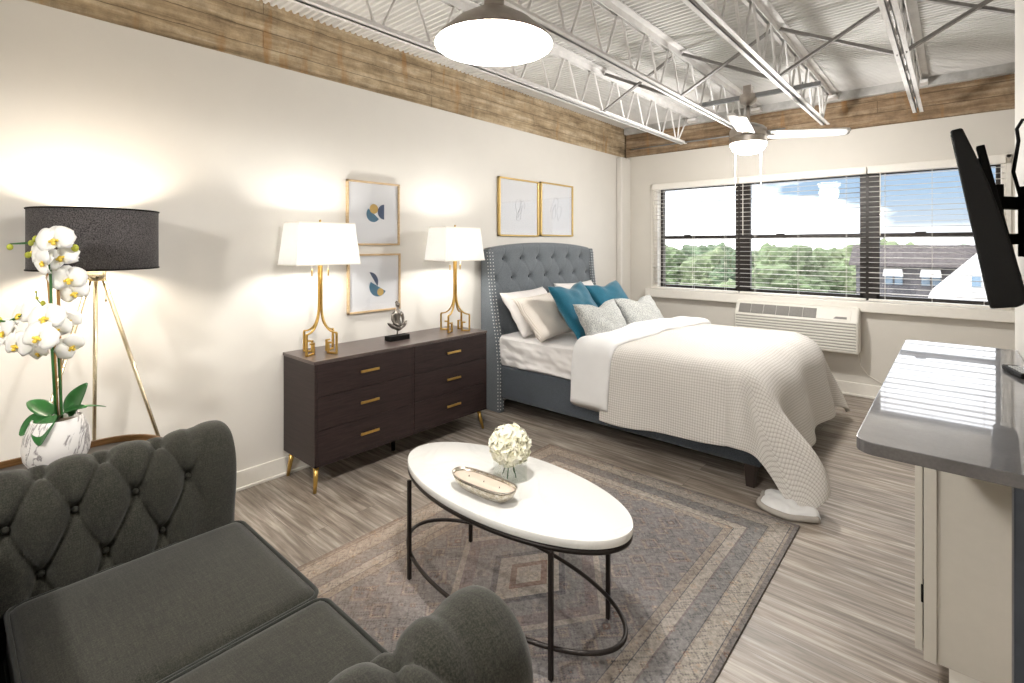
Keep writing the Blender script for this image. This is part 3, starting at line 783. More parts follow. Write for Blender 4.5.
def rbox(mb, c, h, r, n=12, puff=0, fn=None, mi=0):
    """rounded box, half sizes h, corner radius r"""
    def mp(p_):
        q = Vector((p_[0]*h[0], p_[1]*h[1], p_[2]*h[2]))
        i_ = Vector([max(-h[k]+r, min(h[k]-r, q[k])) for k in range(3)]); d = q-i_
        if d.length > 1e-9:
            # push cube corner regions onto the round
            m_ = max(abs(d.x), abs(d.y), abs(d.z)); d = d.normalized()*m_ if m_ else d
        o_ = i_ + d
        if puff: o_.z += puff*(1-p_[0]**2)*(1-p_[1]**2)*(1 if p_[2] > 0 else -1)*abs(p_[2])
        if fn: o_ = fn(o_)
        return tuple(o_ + Vector(c))
    def tt(u): # denser near the edges
        s_ = 2*u-1; return math.copysign(abs(s_)**.75, s_)
    for ax_ in range(3):
        for sg in (-1, 1):
            def f(u, v, ax_=ax_, sg=sg):
                a, b_ = tt(u), tt(v); p_ = [0, 0, 0]; p_[ax_] = sg; p_[(ax_+1)%3] = a; p_[(ax_+2)%3] = b_
                return mp(p_)
            mb.grid(f, n, n, mi)
    return mb
mat_ = thing('mattress', (1.25, OY, .40), 'thick mattress in a white fitted sheet on the slate blue bed', 'mattress')
def wr(o_):
    o_ = o_.copy()
    if o_.x > .5: q = min(1, (o_.x-.5)/.6); o_.y *= 1-.16*q*q; o_.z -= .05*q*q*max(0, o_.z)/.135*abs(o_.y)/.7
    return o_ + Vector((0, -.006*noise.noise(o_*7)*1.5 if o_.y < 0 else 0, .006*noise.noise(Vector((o_.x*4, o_.y*4, 1)))))
o = MB(); rbox(o, (-.05, 0, .135), (1.06, .82, .135), .05, 40, 0, wr)
fs_ = o.build('fitted_sheet', M['sheet'], mat_, smooth=True, weld=True)
o = MB()
# loose folds of sheet down the near side
def fold(u, v):
    x = -1.0 + u*1.1; z = .26 - v*.23
    w_ = .5+.5*v; q = noise.noise(Vector((x*5+z*3, z*14, 1)))
    return (x, -.834 - .016*w_*q - .012*w_*noise.noise(Vector((x*14+z*9, z*22, 5))) - .006*math.sin(x*16+z*9), z + .01*q)
o.grid(fold, 200, 40); o.build('hanging_sheet', M['sheet'], mat_, smooth=True, solid=.003)

# duvet ---------------------------------------------------------------
dv = thing('duvet', (1.8, OY, .70), 'beige waffle duvet with its white lining folded back, spilling to the floor', 'duvet')
DVX, DVY = 1.8, OY
Y0E, Y1E, XFE, ZT = 3.36, 4.83, 2.20, .715
def drape(s, t_, lift=0.0, wav=1.0):
    ex = max(0, s-XFE); ey = (Y0E-t_) if t_ < Y0E else (t_-Y1E if t_ > Y1E else 0)
    sy_ = -1 if t_ < Y0E else 1
    bx, by = min(s, XFE), min(max(t_, Y0E), Y1E)
    mx_ = max(ex, ey, 1e-9); r = mx_ + (math.hypot(ex, ey)-mx_)*(min(ex, ey)/mx_)**1.5*1.6; puf = .012*noise.noise(Vector((s*3.1, t_*3.1, 2)))
    qx = (bx-1.05)/(XFE-1.05); qy = (by-Y0E)/(Y1E-Y0E)*2-1
    z = ZT + lift + .022*(1-qy*qy) + puf
    if r < 1e-6: return Vector((bx, by, z))
    hy_ = math.hypot(ex, ey); dx_, dy_ = ex/hy_, ey/hy_*sy_
    R = .13 + .11*dx_
    corner = 2*dx_*abs(dy_)                     # 0 on the sides, 1 on the diagonal
    flare = .10 + .10*dx_ + .14*corner
    per = (s*1.0 - t_*1.3)
    pe = PI/2-flare
    if r < R*pe: hz = R*math.sin(r/R); dp = R*(1-math.cos(r/R))
    else:
        q = r-R*pe; hz = R*math.sin(pe) + q*math.sin(flare); dp = R*(1-math.cos(pe)) + q*math.cos(flare)
    depth_ = min(1, dp/.4)
    fold_ = wav*depth_*(.020*math.sin(s*9+1.2)*(1-dx_) + .030*math.sin(t_*8.5+.6)*dx_ + corner*.05*math.sin(math.atan2(ex, ey)*7))
    hz += fold_
    hz += lift*.9
    zz = z - dp; fl = .018 + lift*.3
    if zz < fl:
        hz += (fl-zz)*.75; zz = fl
    return Vector((bx+dx_*hz, by+dy_*hz, zz))
def hemL(s):   # cloth length hanging on the near side
    return .60 - .05*max(0, min(1, (s-1.6)/.6))
def dfn(u, v):
    s = 1.30 + u*(XFE-1.30+.72)
    Ll, Lr = hemL(s), .42
    t_ = Y0E-Ll + v*(Y1E+Lr-(Y0E-Ll))
    return s, t_
o = MB()
def dpt(u, v):
    s, t_ = dfn(u, v); p_ = drape(s, t_)
    # the near foot corner is dragged outward across the floor
    k = math.exp(-((s-(XFE+.62))**2+(t_-(Y0E-.40))**2)/.09)
    p_ = p_ + Vector((.17, .02, .03))*k
    return tuple(p_ - Vector((DVX, DVY, .70)))
o.grid(dpt, 150, 190, uvfn=lambda u, v: dfn(u, v))
duv = o.build('waffle_cover', [M['waffle'], M['lining']], dv, smooth=True)
ms_ = duv.modifiers.new('Smooth', 'SMOOTH'); ms_.factor = .5; ms_.iterations = 8
md_ = duv.modifiers.new('Solid', 'SOLIDIFY'); md_.thickness = .03; md_.offset = 0; md_.material_offset = 0
o = MB()
def ffn(u, v):
    # turned-back band, a flattened tube in section
    Ll, Lr = .54, .40
    t_ = Y0E-Ll + v*(Y1E+Lr-(Y0E-Ll))
    a = u*2*PI; skew = .10*(1-min(1, max(0, (t_-Y0E)/(Y1E-Y0E))))*0
    ss = 1.21 + .085*max(0, (t_-Y0E)/(Y1E-Y0E)) + .165*math.copysign(abs(math.cos(a))**.7, math.cos(a)) + .012*noise.noise(Vector((t_*3, 0, 0)))
    li = .028 + .030*math.copysign(abs(math.sin(a))**.6, math.sin(a)) + .010*noise.noise(Vector((ss*6, t_*5, 4)))
    if t_ < Y0E-.45: pass
    p_ = drape(ss, t_, li, .4)
    return tuple(p_ - Vector((DVX, DVY, .70)))
o.grid(ffn, 36, 120, closeu=True)
n_ = 36; V_ = 121
o.f.append([i*V_ for i in range(n_)]); o.m.append(0); o.f.append([i*V_+120 for i in range(n_)]); o.m.append(0)
o.build('turned_back_lining', M['lining'], dv, smooth=True)
o = MB()
def tail(u, v):
    a = u*2*PI; c_, s_ = math.cos(a), math.sin(a)
    e_ = 1 + .10*math.sin(3*a+.6) + .05*math.sin(5*a)
    x = .150*e_*c_*v; y = .115*e_*s_*v
    z = .030 + .030*math.sqrt(max(0, 1-v**4)) + .014*noise.noise(Vector((x*20, y*20, 0)))
    if v > .96: z = .016
    ca, sa = math.cos(-.35), math.sin(-.35)
    return (2.545 + x*ca - y*sa - DVX, 3.120 + x*sa + y*ca - DVY, z-.70)
o.grid(tail, 64, 16, closeu=True)
o.build('floor_lining', M['lining'], dv, smooth=True)
o = MB(); o.tube([tuple(Vector(tail(.46+k/40*.56, 1.0))+Vector((0, 0, .006))) for k in range(41)], .016, 12)
o.build('floor_hem', M['waffle'], dv, smooth=True)

# pillows ---------------------------------------------------------------
def pillow(name, c, w, h, T, lean, yaw, roll, mat, label, cat, group, seed=0, dent=0, wrk=.006):
    o = MB()
    for sg in (-1, 1):
        def f(u, v, sg=sg):
            a, b_ = 2*u-1, 2*v-1
            a = math.copysign(abs(a)**.85, a); b_ = math.copysign(abs(b_)**.85, b_)
            th_ = T/2*(max(0, (1-a*a))*max(0, (1-b_*b_)))**.42
            Y = a*w/2*(1-.075*(1-b_*b_)); Z = b_*h/2*(1-.085*(1-a*a))
            if b_ > 0: Z -= dent*math.exp(-(a/.35)**2)*b_
            X = sg*th_ + (wrk*noise.noise(Vector((a*2.2+seed, b_*2.2, sg)))*3 if th_ > .004 else 0)
            return (X, Y, Z)
        o.grid(f, 30, 30)
    p_ = thing(name, c, label, cat, group)
    ob = o.build(name + '_cover', mat, None, smooth=True, weld=True)
    # a pillow is one soft piece: keep it a single object
    bpy.data.objects.remove(p_)
    ob.name = name; tag(ob, label, cat, group)
    ob.location = c
    ob.rotation_euler = (Matrix.Rotation(yaw, 3, 'Z') @ Matrix.Rotation(-lean, 3, 'Y') @ Matrix.Rotation(roll, 3, 'X')).to_euler()
    return ob
pillow('pillow', (.33, 3.62, .875), .66, .46, .17, .62, .02, .03, M['pillow'], 'white sleeping pillow leaning on the near end of the headboard', 'pillow', 'sleeping pillows', 1)
pillow('pillow', (.33, 4.42, .895), .68, .46, .17, .52, -.02, .0, M['pillow'], 'white sleeping pillow leaning on the far end of the headboard, behind the teal cushions', 'pillow', 'sleeping pillows', 2)
pillow('pillow', (.56, 3.52, .865), .64, .45, .15, .72, .05, .03, M['ribbed'], 'beige ribbed pillow between the white pillow and the near teal cushion', 'pillow', 'sleeping pillows', 3)
pillow('pillow', (.56, 4.42, .855), .64, .42, .15, .70, -.03, .0, M['ribbed'], 'beige ribbed pillow mostly hidden behind the far teal cushion', 'pillow', 'sleeping pillows', 4)
pillow('cushion', (.80, 3.68, .915), .56, .54, .17, .60, .05, .03, M['teal'], 'near teal velvet square cushion, the larger one in view', 'cushion', 'teal velvet cushions', 5, .04)
pillow('cushion', (.78, 4.29, .900), .54, .52, .17, .62, -.10, .05, M['teal'], 'far teal velvet square cushion, nearer the window', 'cushion', 'teal velvet cushions', 6, .03)
pillow('cushion', (1.06, 3.63, .850), .60, .36, .15, .52, -.04, .0, M['greyp'], 'near speckled grey lumbar cushion in front of the teal one', 'cushion', 'grey lumbar cushions', 7, .05)
pillow('cushion', (1.04, 4.33, .850), .60, .34, .15, .60, -.12, .0, M['greyp'], 'far speckled grey lumbar cushion, nearest the window', 'cushion', 'grey lumbar cushions', 8, .05)

# ------------------------------------------------------------------ rug
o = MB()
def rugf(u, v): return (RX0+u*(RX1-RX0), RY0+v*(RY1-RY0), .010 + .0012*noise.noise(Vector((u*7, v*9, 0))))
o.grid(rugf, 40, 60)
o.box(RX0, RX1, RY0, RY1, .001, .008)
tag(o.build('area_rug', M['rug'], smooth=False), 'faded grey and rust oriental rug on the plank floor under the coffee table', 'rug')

# ------------------------------------------------------------------ coffee table
TX, TY = 1.836, 1.566
ct = thing('coffee_table', (TX, TY, .012), 'oval white-topped coffee table with thin dark metal legs on the rug', 'coffee table')
o = MB(); n = 96; A_, B_ = .572, .265
pr = [(.97, .444), (.995, .447), (1, .453), (1, .471), (.996, .476), (.985, .478)]
for i, (k, z) in enumerate(pr):
    for j in range(n): o.v.append(((A_-(1-k)*.6)*math.cos(2*PI*j/n), (B_-(1-k)*.6)*math.sin(2*PI*j/n), z))
for i in range(len(pr)-1):
    for j in range(n): o.f.append([i*n+j, i*n+(j+1)%n, (i+1)*n+(j+1)%n, (i+1)*n+j]); o.m.append(0)
o.f.append(list(range(n))[::-1]); o.f.append([(len(pr)-1)*n+j for j in range(n)]); o.m += [0, 0]
o.build('top', M['marbletop'], ct, auto=.8)
def oval(a, b_, z, n=80, cy=0): return [(a*math.cos(2*PI*j/n), cy+b_*math.sin(2*PI*j/n), z) for j in range(n)]
o = MB(); P_ = oval(.560, .253, .434, 96); o.tube(P_, .0105, 10, closed=True)
o.build('top_ring', M['blackmetal'], ct, smooth=True)
o = MB(); P_ = oval(.555, .243, .10, 96, -.02); o.tube(P_, .0085, 10, closed=True)
o.build('lower_ring', M['blackmetal'], ct, smooth=True)
for lx, ly in ((-.386, -.205), (-.386, .168), (.390, .168), (.390, -.205)):
    MB().box(lx-.0075, lx+.0075, ly-.0075, ly+.0075, 0, .434).build('leg', M['blackmetal'], ct, bevel=.0015)

# candle bowl
cb_ = thing('candle_bowl', (1.845, 1.424, .4905), 'long silver mercury-glass bowl candle with three wicks on the coffee table', 'candle', None, math.radians(3))
def boat(k, z, n=64):
    L_, W_ = .157*k[0], .055*k[1]; out = []
    for j in range(n):
        a = 2*PI*j/n; c_, s_ = math.cos(a), math.sin(a)
        out.append((math.copysign(abs(c_)**.62, c_)*L_, math.copysign(abs(s_)**.85, s_)*W_, z+.004*(c_*c_)*(1 if z > .03 else 0)))
    return out
o = MB(); n = 64; pr = [((.60, .45), 0), ((.74, .62), .006), ((.88, .82), .022), ((.97, .96), .042), ((1, 1), .055), ((.975, .94), .055), ((.95, .90), .045)]
for k, z in pr: o.v += boat(k, z)
for i in range(len(pr)-1):
    for j in range(n): o.f.append([i*n+j, i*n+(j+1)%n, (i+1)*n+(j+1)%n, (i+1)*n+j]); o.m.append(0)
o.f.append(list(range(n))[::-1]); o.m.append(0)
o.build('bowl', M['mercury'], cb_, smooth=True)
o = MB(); o.tube([(x, y, z) for x, y, z in boat((1, 1), .056)], .0022, 6, closed=True); o.build('rim', M['nickel'], cb_, smooth=True)
o = MB(); o.v += boat((.96, .91), .044); o.v += boat((.9, .8), .03); o.f += [list(range(n)), list(range(n, 2*n))[::-1]] + [[j, (j+1)%n, n+(j+1)%n, n+j] for j in range(n)]; o.m += [0]*(n+2)
o.build('wax', M['wax'], cb_)
for x in (-.08, 0, .08): MB().tube([(x, 0, .04), (x+.002, .001, .054)], .0016, 6).build('wick', M['wick'], cb_)

# flower vase
vz = thing('flower_vase', (1.829, 1.600, .4905), 'square clear glass vase holding one ball of cream petals on the coffee table', 'vase with flower', None, math.radians(-22))
o = MB(); q = .054
for (a, c_, d_, e_) in ((-q, q, -q, -q+.004), (-q, q, q-.004, q), (-q, -q+.004, -q, q), (q-.004, q, -q, q)): o.box(a, c_, d_, e_, 0, .112)
o.box(-q, q, -q, q, 0, .008); o.build('glass_vase', M['vaseglass'], vz)
o = MB().box(-q+.005, q-.005, -q+.005, q-.005, .008, .045); o.build('water', M['vaseglass'], vz)
for k in range(4):
    a = k*1.7+.4; MB().tube([(.034*math.cos(a), .034*math.sin(a), .010), (.006*math.cos(a), .006*math.sin(a), .10), (0, 0, .125)], .0022, 8).build('flower_stem', M['stem'], vz, smooth=True)
random.seed(11); o = MB(); ctr = Vector((0, 0, .138))
npet = 190
for k in range(npet):
    ph = math.acos(1-2*(k+.5)/npet*.93); th_ = k*2.39996
    nrm = Vector((math.sin(ph)*math.cos(th_), math.sin(ph)*math.sin(th_), math.cos(ph)))
    R_ = .082 + random.uniform(-.006, .008); tang = nrm.cross(Vector((0, 0, 1)))
    if tang.length < .01: tang = Vector((1, 0, 0))
    tang.normalize(); tang = (Matrix.Rotation(random.uniform(0, 6.28), 3, nrm) @ tang); bt = nrm.cross(tang)
    s_ = random.uniform(.021, .031)
    def pf(u, v):
        a, b_ = 2*u-1, v
        wv = math.sin(PI*min(1, .12+b_*.80))**.6
        return ctr + nrm*(R_ - .026 + .030*b_ + .008*a*a - .012*b_*b_ + .003*math.sin(a*6+k)) + tang*(a*s_*wv) + bt*((b_-.5)*s_*1.9 + .004*math.sin(k+a*4))
    o.grid(pf, 4, 4)
o.ball(ctr, .068, 16)
o.build('bloom', M['bloom'], vz, smooth=True)

# ------------------------------------------------------------------ sofa (faces the window, seen from behind its right arm)
sf = thing('sofa', (1.85, .30, 0), 'charcoal green tufted two-seat sofa with high rolled arms in the foreground', 'sofa')
SX, SY = 1.85, .30
def arm(side):
    # cross-section (x measured outward from the seat side), swept along y
    prof = []
    def add(x, z): prof.append((x, z))
    # inner face, roll, outer face, bottom
    key = [(.0, .18), (.0, .30), (.0, .42), (-.004, .52), (-.008, .62), (-.004, .70), (.015, .755), (.048, .79), (.09, .80), (.135, .787), (.172, .752), (.190, .70), (.185, .62), (.175, .50), (.172, .36), (.172, .18), (.165, .12), (.09, .12), (.005, .12)]
    # resample
    P2 = [Vector(k) for k in key] + [Vector(key[0])]
    ln = [0]
    for a, c in zip(P2, P2[1:]): ln.append(ln[-1]+(c-a).length)
    NP = 130; rs = []
    for i in range(NP):
        d = ln[-1]*i/NP
        for j in range(len(ln)-1):
            if d <= ln[j+1]:
                t_ = (d-ln[j])/(ln[j+1]-ln[j]); rs.append((P2[j].lerp(P2[j+1], t_), d)); break
    # smooth
    pp = [r[0] for r in rs]
    for _ in range(5): pp = [(pp[i-1]+pp[i]*2+pp[(i+1)%NP])/4 for i in range(NP)]
    ds = [r[1] for r in rs]
    ya, yb = -.16, .738
    NY = 170; Rf = .04
    ctr_ = Vector((.088, .46))
    btns = []
    o = MB()
    d66 = .46; 
    def rowd(z): # distance along profile of the inner face at height z
        return z-.18
    for i in range(NY+1):
        y = ya + (yb-ya)*(i/NY)
        # rounded front
        sh = 0
        if y > yb-Rf: q = (y-(yb-Rf))/Rf; sh = Rf*(1-math.sqrt(max(0, 1-q*q)))
        for k in range(NP):
            p_ = pp[k]; nn = (pp[(k+1)%NP]-pp[k-1]); nn = Vector((nn.y, -nn.x))
            # outward normal = away from centre
            if nn.dot(p_-ctr_) < 0: nn = -nn
            nn.normalize()
            off = 0
            d = ds[k]
            if d < .86:
                a = (y-.274)/.1525; b_ = (d-.482)/.165
                p1, q1 = a+b_/2, a-b_/2
                pil = tuft(p1, q1, .5)
                fade = 1
                if y > .58: fade = max(0, 1-(y-.58)/.06)
                if d > .64: fade *= max(0, 1-(d-.64)/.2)
                if d < .20: fade *= max(0, d/.20)
                cre = min(abs(p1-round(p1)), abs(q1-round(q1)))
                bd = 9
                for r in (-1, 0, 1):
                    of = 0 if r == 0 else .5; kk = round(a-of)+of
                    yy = .274+kk*.1525
                    if yy > .60: kk = (.60-.274)/.1525; kk = math.floor(kk-of)+of; yy = .274+kk*.1525
                    bd = min(bd, math.hypot(y-yy, (d-.482)-r*.165))
                off = fade*(.024*pil-.008-.006*math.exp(-(cre/.05)**2)) - .026*math.exp(-(bd/.026)**2)*max(fade, .35)
                # bulging plain panel before the front
                if y > .60: off += .016*math.sin(PI*min(1, (y-.60)/.14))
            elif y > .60: off += .012*math.sin(PI*min(1, (y-.60)/.14))
            pos = p_ + nn*off
            if sh: pos = pos + (ctr_-pos).normalized()*min(sh, (ctr_-pos).length*.5)
            x = (1.225-pos.x) if side < 0 else (2.475+pos.x)
            o.v.append((x-SX, y-SY, pos.y))
    for i in range(NY):
        for k in range(NP): o.f.append([i*NP+k, i*NP+(k+1)%NP, (i+1)*NP+(k+1)%NP, (i+1)*NP+k]); o.m.append(0)
    o.f.append(list(range(NP))); o.f.append([NY*NP+k for k in range(NP)][::-1]); o.m += [0, 0]
    ob = o.build('arm', M['sofa'], sf, auto=1.2)
    for r in (0, 1):
        for kk in range(-2, 3):
            yy = .274 + (kk-(.5 if r else 0))*.1525
            if yy > .60: continue
            z = .662 if r == 0 else .50
            xo = -.004 if r == 0 else 0.0
            x = (1.225-xo-.022) if side < 0 else (2.475+xo+.022)
            MB().ball((x-SX, yy-SY, z), (.007, .010, .010), 10).build('button', M['sofa'], ob, smooth=True)
arm(-1); arm(1)
# back
o = MB(); NP = 60
def backf(u, v):
    x = 1.0 + u*1.70
    key = [(.075, .18), (.07, .45), (.055, .60), (.03, .70), (-.02, .752), (-.09, .752), (-.14, .70), (-.15, .60), (-.14, .40), (-.14, .12)]
    q = v*(len(key)-1); i = min(int(q), len(key)-2); f_ = q-i; a = Vector(key[i]).lerp(Vector(key[i+1]), f_)
    off = 0
    if v < .55: p1, q1 = (x-1.85)/.155+v*5, (x-1.85)/.155-v*5; off = .02*tuft(p1, q1, .4)
    return (x-SX, a.x+off-SY - .01, a.y)
o.grid(backf, 150, 70)
o.box(1.02-SX, 2.68-SX, -.14-SY, .0-SY, .12, .60)
o.build('back', M['sofa'], sf, auto=1.2)
MB().box(1.02-SX, 2.68-SX, -.10-SY, .725-SY, .12, .30).build('seat_base', M['sofa'], sf, bevel=.02, bseg=3)
for x, y in ((1.08, .68), (2.62, .68), (1.08, -.08), (2.62, -.08)):
    MB().lathe([(.02, 0), (.026, .04), (.034, .12)], c=(x-SX, y-SY, 0), n=18).build('foot', M['wood_leg'], sf, smooth=True)
for x0, x1, zc in ((1.232, 1.845, .385), (1.855, 2.468, .385)):
    o = MB(); cx, cy = (x0+x1)/2, .432; hx_, hy_ = (x1-x0)/2, .312
    rbox(o, (cx-SX, cy-SY, zc), (hx_, hy_, .075), .035, 26, .022)
    cu = o.build('seat_cushion', M['sofa'], sf, smooth=True, weld=True)
    pp_ = MB(); path = []
    r = .04
    for (sx_, sy_, a0) in ((1, 1, 0), (-1, 1, PI/2), (-1, -1, PI), (1, -1, 3*PI/2)):
        for k in range(7):
            a = a0 + k*PI/12; path.append((cx-SX + sx_*(hx_-r) + r*math.cos(a), cy-SY + sy_*(hy_-r) + r*math.sin(a), zc+.062))
    pp_.tube(path, .006, 8, closed=True); path2 = [(x, y, z-.125) for x, y, z in path]; pp_.tube(path2, .006, 8, closed=True)
    pp_.build('piping', M['piping'], cu, smooth=True)

# ------------------------------------------------------------------ side table behind the sofa arm
st = thing('console_table', (.63, .05, 0), 'narrow round-ended console with walnut rim between sofa and left wall', 'console table')
def stad(w, l, n=24):   # rounded-end outline, y long
    out = []
    for k in range(n+1): a = PI*k/n; out.append((w*math.cos(a), l-w*.95+w*.95*math.sin(a)))
    for k in range(n+1): a = PI+PI*k/n; out.append((w*math.cos(a), -(l-w*.95)+w*.95*math.sin(a)))
    return out
MB().prism(stad(.19, .59), .585, .602).build('top', M['tabledark'], st, bevel=.002)
o = MB(); A1 = stad(.20, .60); A2 = stad(.188, .588); n = len(A1)
for z in (.575, .628):
    o.v += [(x, y, z) for x, y in A1]; o.v += [(x, y, z) for x, y in A2]
for i in range(n):
    j = (i+1)%n
    o.f += [[i, j, 2*n+j, 2*n+i], [n+i, 3*n+i, 3*n+j, n+j], [2*n+i, 2*n+j, 3*n+j, 3*n+i], [i, n+i, n+j, j]]; o.m += [0]*4
o.build('rim', M['walnut'], st, bevel=.002)
for x, y in ((-.13, -.50), (.13, -.50), (-.13, .50), (.13, .50)):
    MB().tube([(x, y, .585), (x*1.1, y*1.03, 0)], [.016, .011], 14).build('leg', M['walnut'], st, smooth=True)

# orchid ---------------------------------------------------------------
OX, OY_, OZ = .62, .30, .603
orc = thing('potted_orchid', (OX, OY_, OZ), 'white artificial orchid in a marbled pot on the console behind the sofa arm', 'potted orchid')
MB().lathe([(.0001, .0), (.052, .0), (.074, .016), (.098, .06), (.104, .100), (.096, .155), (.078, .198), (.075, .205), (.070, .203), (.072, .185), (.0001, .180)], n=48).build('pot', M['pot'], orc, smooth=True)
MB().lathe([(.0001, .192), (.04, .19), (.070, .182)], n=30).build('moss', M['moss'], orc, smooth=True)
RGT = Vector((math.cos(TH), math.sin(TH), 0)); FWD = Vector((-math.sin(TH), math.cos(TH), 0)); UP = Vector((0, 0, 1))
D0 = 1.964
def off(px, py, dd_=0.0):
    """offset from the pot's foot, in metres: sideways, up and in depth as read off the photo"""
    d = D0+dd_
    return RGT*((px-512)*d/503) + FWD*d + UP*((245-py)*d/503) + Vector((CX, 0, H)) - Vector((OX, OY_, OZ))
def surface_leaf(base, tip, bend, w, name='leaf', mat=None, curl=.3):
    base, tip = Vector(base), Vector(tip); ax_ = tip-base; side_ = ax_.cross(Vector(bend)).normalized(); o = MB()
    up_ = side_.cross(ax_).normalized()
    def f(u, v):
        q = (v-.5)*2; ww = w*math.sin(PI*min(1, .08+.90*u**.8))**.75
        return base + ax_*u + up_*(math.sin(PI*u*.9)*ax_.length*curl*.6 + abs(q)**1.5*ww*.25) + side_*(q*ww)
    o.grid(f, 16, 8)
    return o.build(name, mat or M['leaf'], orc, smooth=True, solid=.002)
cb0 = off(54, 418)
TOW = -FWD
surface_leaf(off(50, 414), off(20, 436, -.07), TOW+UP*.9, .040, curl=.12)
surface_leaf(off(52, 416, -.02), off(40, 446, -.11), TOW+UP*.4, .040, curl=.12)
surface_leaf(off(52, 415), off(28, 402, .03), UP*1.0+TOW*.5, .030, curl=.15)
surface_leaf(off(57, 420), off(88, 408, -.04), UP+TOW*.5, .024, curl=.2)
surface_leaf(off(68, 414), off(88, 383, -.02), TOW+RGT*-.2, .036, curl=.05)
surface_leaf(off(72, 408, .05), off(106, 407, .12), UP, .012, curl=.1)
# stakes and stems
MB().tube([off(57, 418), off(53, 330), off(48, 272)], .0065, 10).build('bamboo_stake', M['bamboo'], orc, smooth=True)
MB().tube([off(61, 418, .03), off(60, 350, .03), off(58, 287, .03)], .0055, 10).build('bamboo_stake', M['bamboo'], orc, smooth=True)
def stemp(pts, r=.0045): return MB().tube([off(*p_) for p_ in pts], [r]*(len(pts)-1)+[r*.6], 8).build('flower_stem', M['stem'], orc, smooth=True)
stemp([(56, 418, -.01), (52, 350, -.012), (51, 290, -.012), (50, 265, -.02), (46, 248, -.03), (38, 240, -.04), (28, 243, -.05), (10, 244, -.06)])
stemp([(62, 418, .0), (60, 380, .02), (58, 345, .02), (50, 322, 0), (40, 312, -.02), (28, 312, -.03), (8, 322, -.04), (-6, 320, -.05)])
stemp([(51, 285, 0), (60, 278, .02), (68, 282, .04), (75, 272, .05)], .003)
stemp([(58, 350, .03), (66, 345, .04), (72, 352, .04)], .003); stemp([(48, 318, 0), (42, 305, .0), (36, 298, .0), (37, 291, .0)], .002)
def blossom(px, py, dd_, size, face, roll=0, name='blossom'):
    c = off(px, py, dd_); f_ = Vector(face).normalized()
    r_ = f_.cross(UP).normalized(); u_ = r_.cross(f_).normalized()
    rot = Matrix.Rotation(roll, 3, f_); r_ = rot @ r_; u_ = rot @ u_
    o = MB()
    pet = [(90, .50, .27, 0), (210, .48, .24, 0), (330, .48, .24, 0), (12, .56, .43, .006), (168, .56, .43, .006)]
    for ang, ln, wd, lift in pet:
        a = math.radians(ang); d_ = r_*math.cos(a)+u_*math.sin(a); s_ = f_.cross(d_)
        def pf(u, v):
            q = (v-.5)*2; ww = size*wd*math.sin(PI*min(1, .10+.86*u**.85))**.6
            return c + d_*(u*size*ln*1.9*.55+.002) + s_*(q*ww) + f_*(lift + size*.10*math.sin(PI*u) - size*.10*u*u - abs(q)**2*size*.06)
        o.grid(pf, 8, 6)
    ob = o.build(name, M['petal'], orc, smooth=True, solid=.0008)
    l_ = MB(); l_.ball(c + f_*size*.12 - u_*size*.04, size*.085, 10); l_.ball(c + f_*size*.15 - u_*size*.15 , size*.07, 8)
    for sg in (-1, 1): l_.ball(c + f_*size*.12 + r_*sg*size*.11 - u_*size*.05, size*.05, 8)
    l_.build('throat', M['yellow'], ob, smooth=True)
tc = -FWD + UP*.12
bl_ = [(55, 240, -.05, .105, tc+RGT*.3, .2), (36, 252, -.02, .090, tc-RGT*.9, -.3), (62, 258, .0, .100, tc+RGT*.1+UP*.2, .5), (44, 263, -.06, .085, tc-RGT*.3-UP*.3, 1.1),
       (68, 279, .03, .100, tc+RGT*.9-UP*.2, .1), (74, 292, .06, .090, tc+RGT*.5-UP*.6, .4), (52, 272, .03, .080, tc-UP*.5, 2.0),
       (22, 315, -.02, .095, tc-RGT*.3+UP*.2, .3), (5, 333, -.04, .095, tc-RGT*.4, .8), (18, 345, -.08, .095, tc-RGT*.1-UP*.2, -.2), (46, 318, -.06, .105, tc+UP*.1+RGT*.2, .1),
       (40, 337, -.10, .105, tc+RGT*.1, -.3), (56, 330, -.02, .085, tc+RGT*.6, .5), (68, 322, .04, .080, tc+RGT*.6+UP*.5, .6), (70, 347, .03, .085, tc+RGT*1.2-UP*.4, .9), (38, 352, -.01, .07, tc-UP*.8, .4)]
for q in bl_: blossom(*q)
for px, py, dd_, s_ in ((10, 247, -.06, .010), (36, 239, -.04, .011), (28, 255, -.05, .010), (75, 248, .0, .012), (43, 303, 0, .008), (36, 292, 0, .004), (37, 298, 0, .005), (-1, 320, -.04, .010), (31, 243, -.06, .009)):
    MB().ball(off(px, py, dd_), (s_, s_, s_*1.25), 10).build('bud', M['budg'], orc, smooth=True)

# ------------------------------------------------------------------ floor lamp
FLX, FLY = .275, .474
fl = thing('floor_lamp', (FLX, FLY, 0), 'tripod floor lamp with wide charcoal drum shade in the left corner', 'floor lamp')
o = MB(); R_ = .236
o.lathe([(R_, 1.372), (R_, 1.640)], n=64); o.f = [f_ for f_ in o.f if len(f_) == 4]; o.m = o.m[:len(o.f)]
sh = o.build('lamp_shade', [M['shade_dark'], M['shade_in']], fl, smooth=True)
md_ = sh.modifiers.new('Solid', 'SOLIDIFY'); md_.thickness = .003; md_.offset = -1; md_.material_offset = 1
for z in (1.372, 1.638):
    o = MB(); o.tube([((R_+.001)*math.cos(2*PI*k/64), (R_+.001)*math.sin(2*PI*k/64), z) for k in range(64)], .0035, 8, closed=True)
    o.build('shade_edge', M['black'], sh, smooth=True)
o = MB()
for k in range(3): a = k*2*PI/3; o.tube([(0, 0, 1.39), ((R_-.003)*math.cos(a), (R_-.003)*math.sin(a), 1.385)], .0025, 6)
o.build('shade_spider', M['oldgold'], sh)
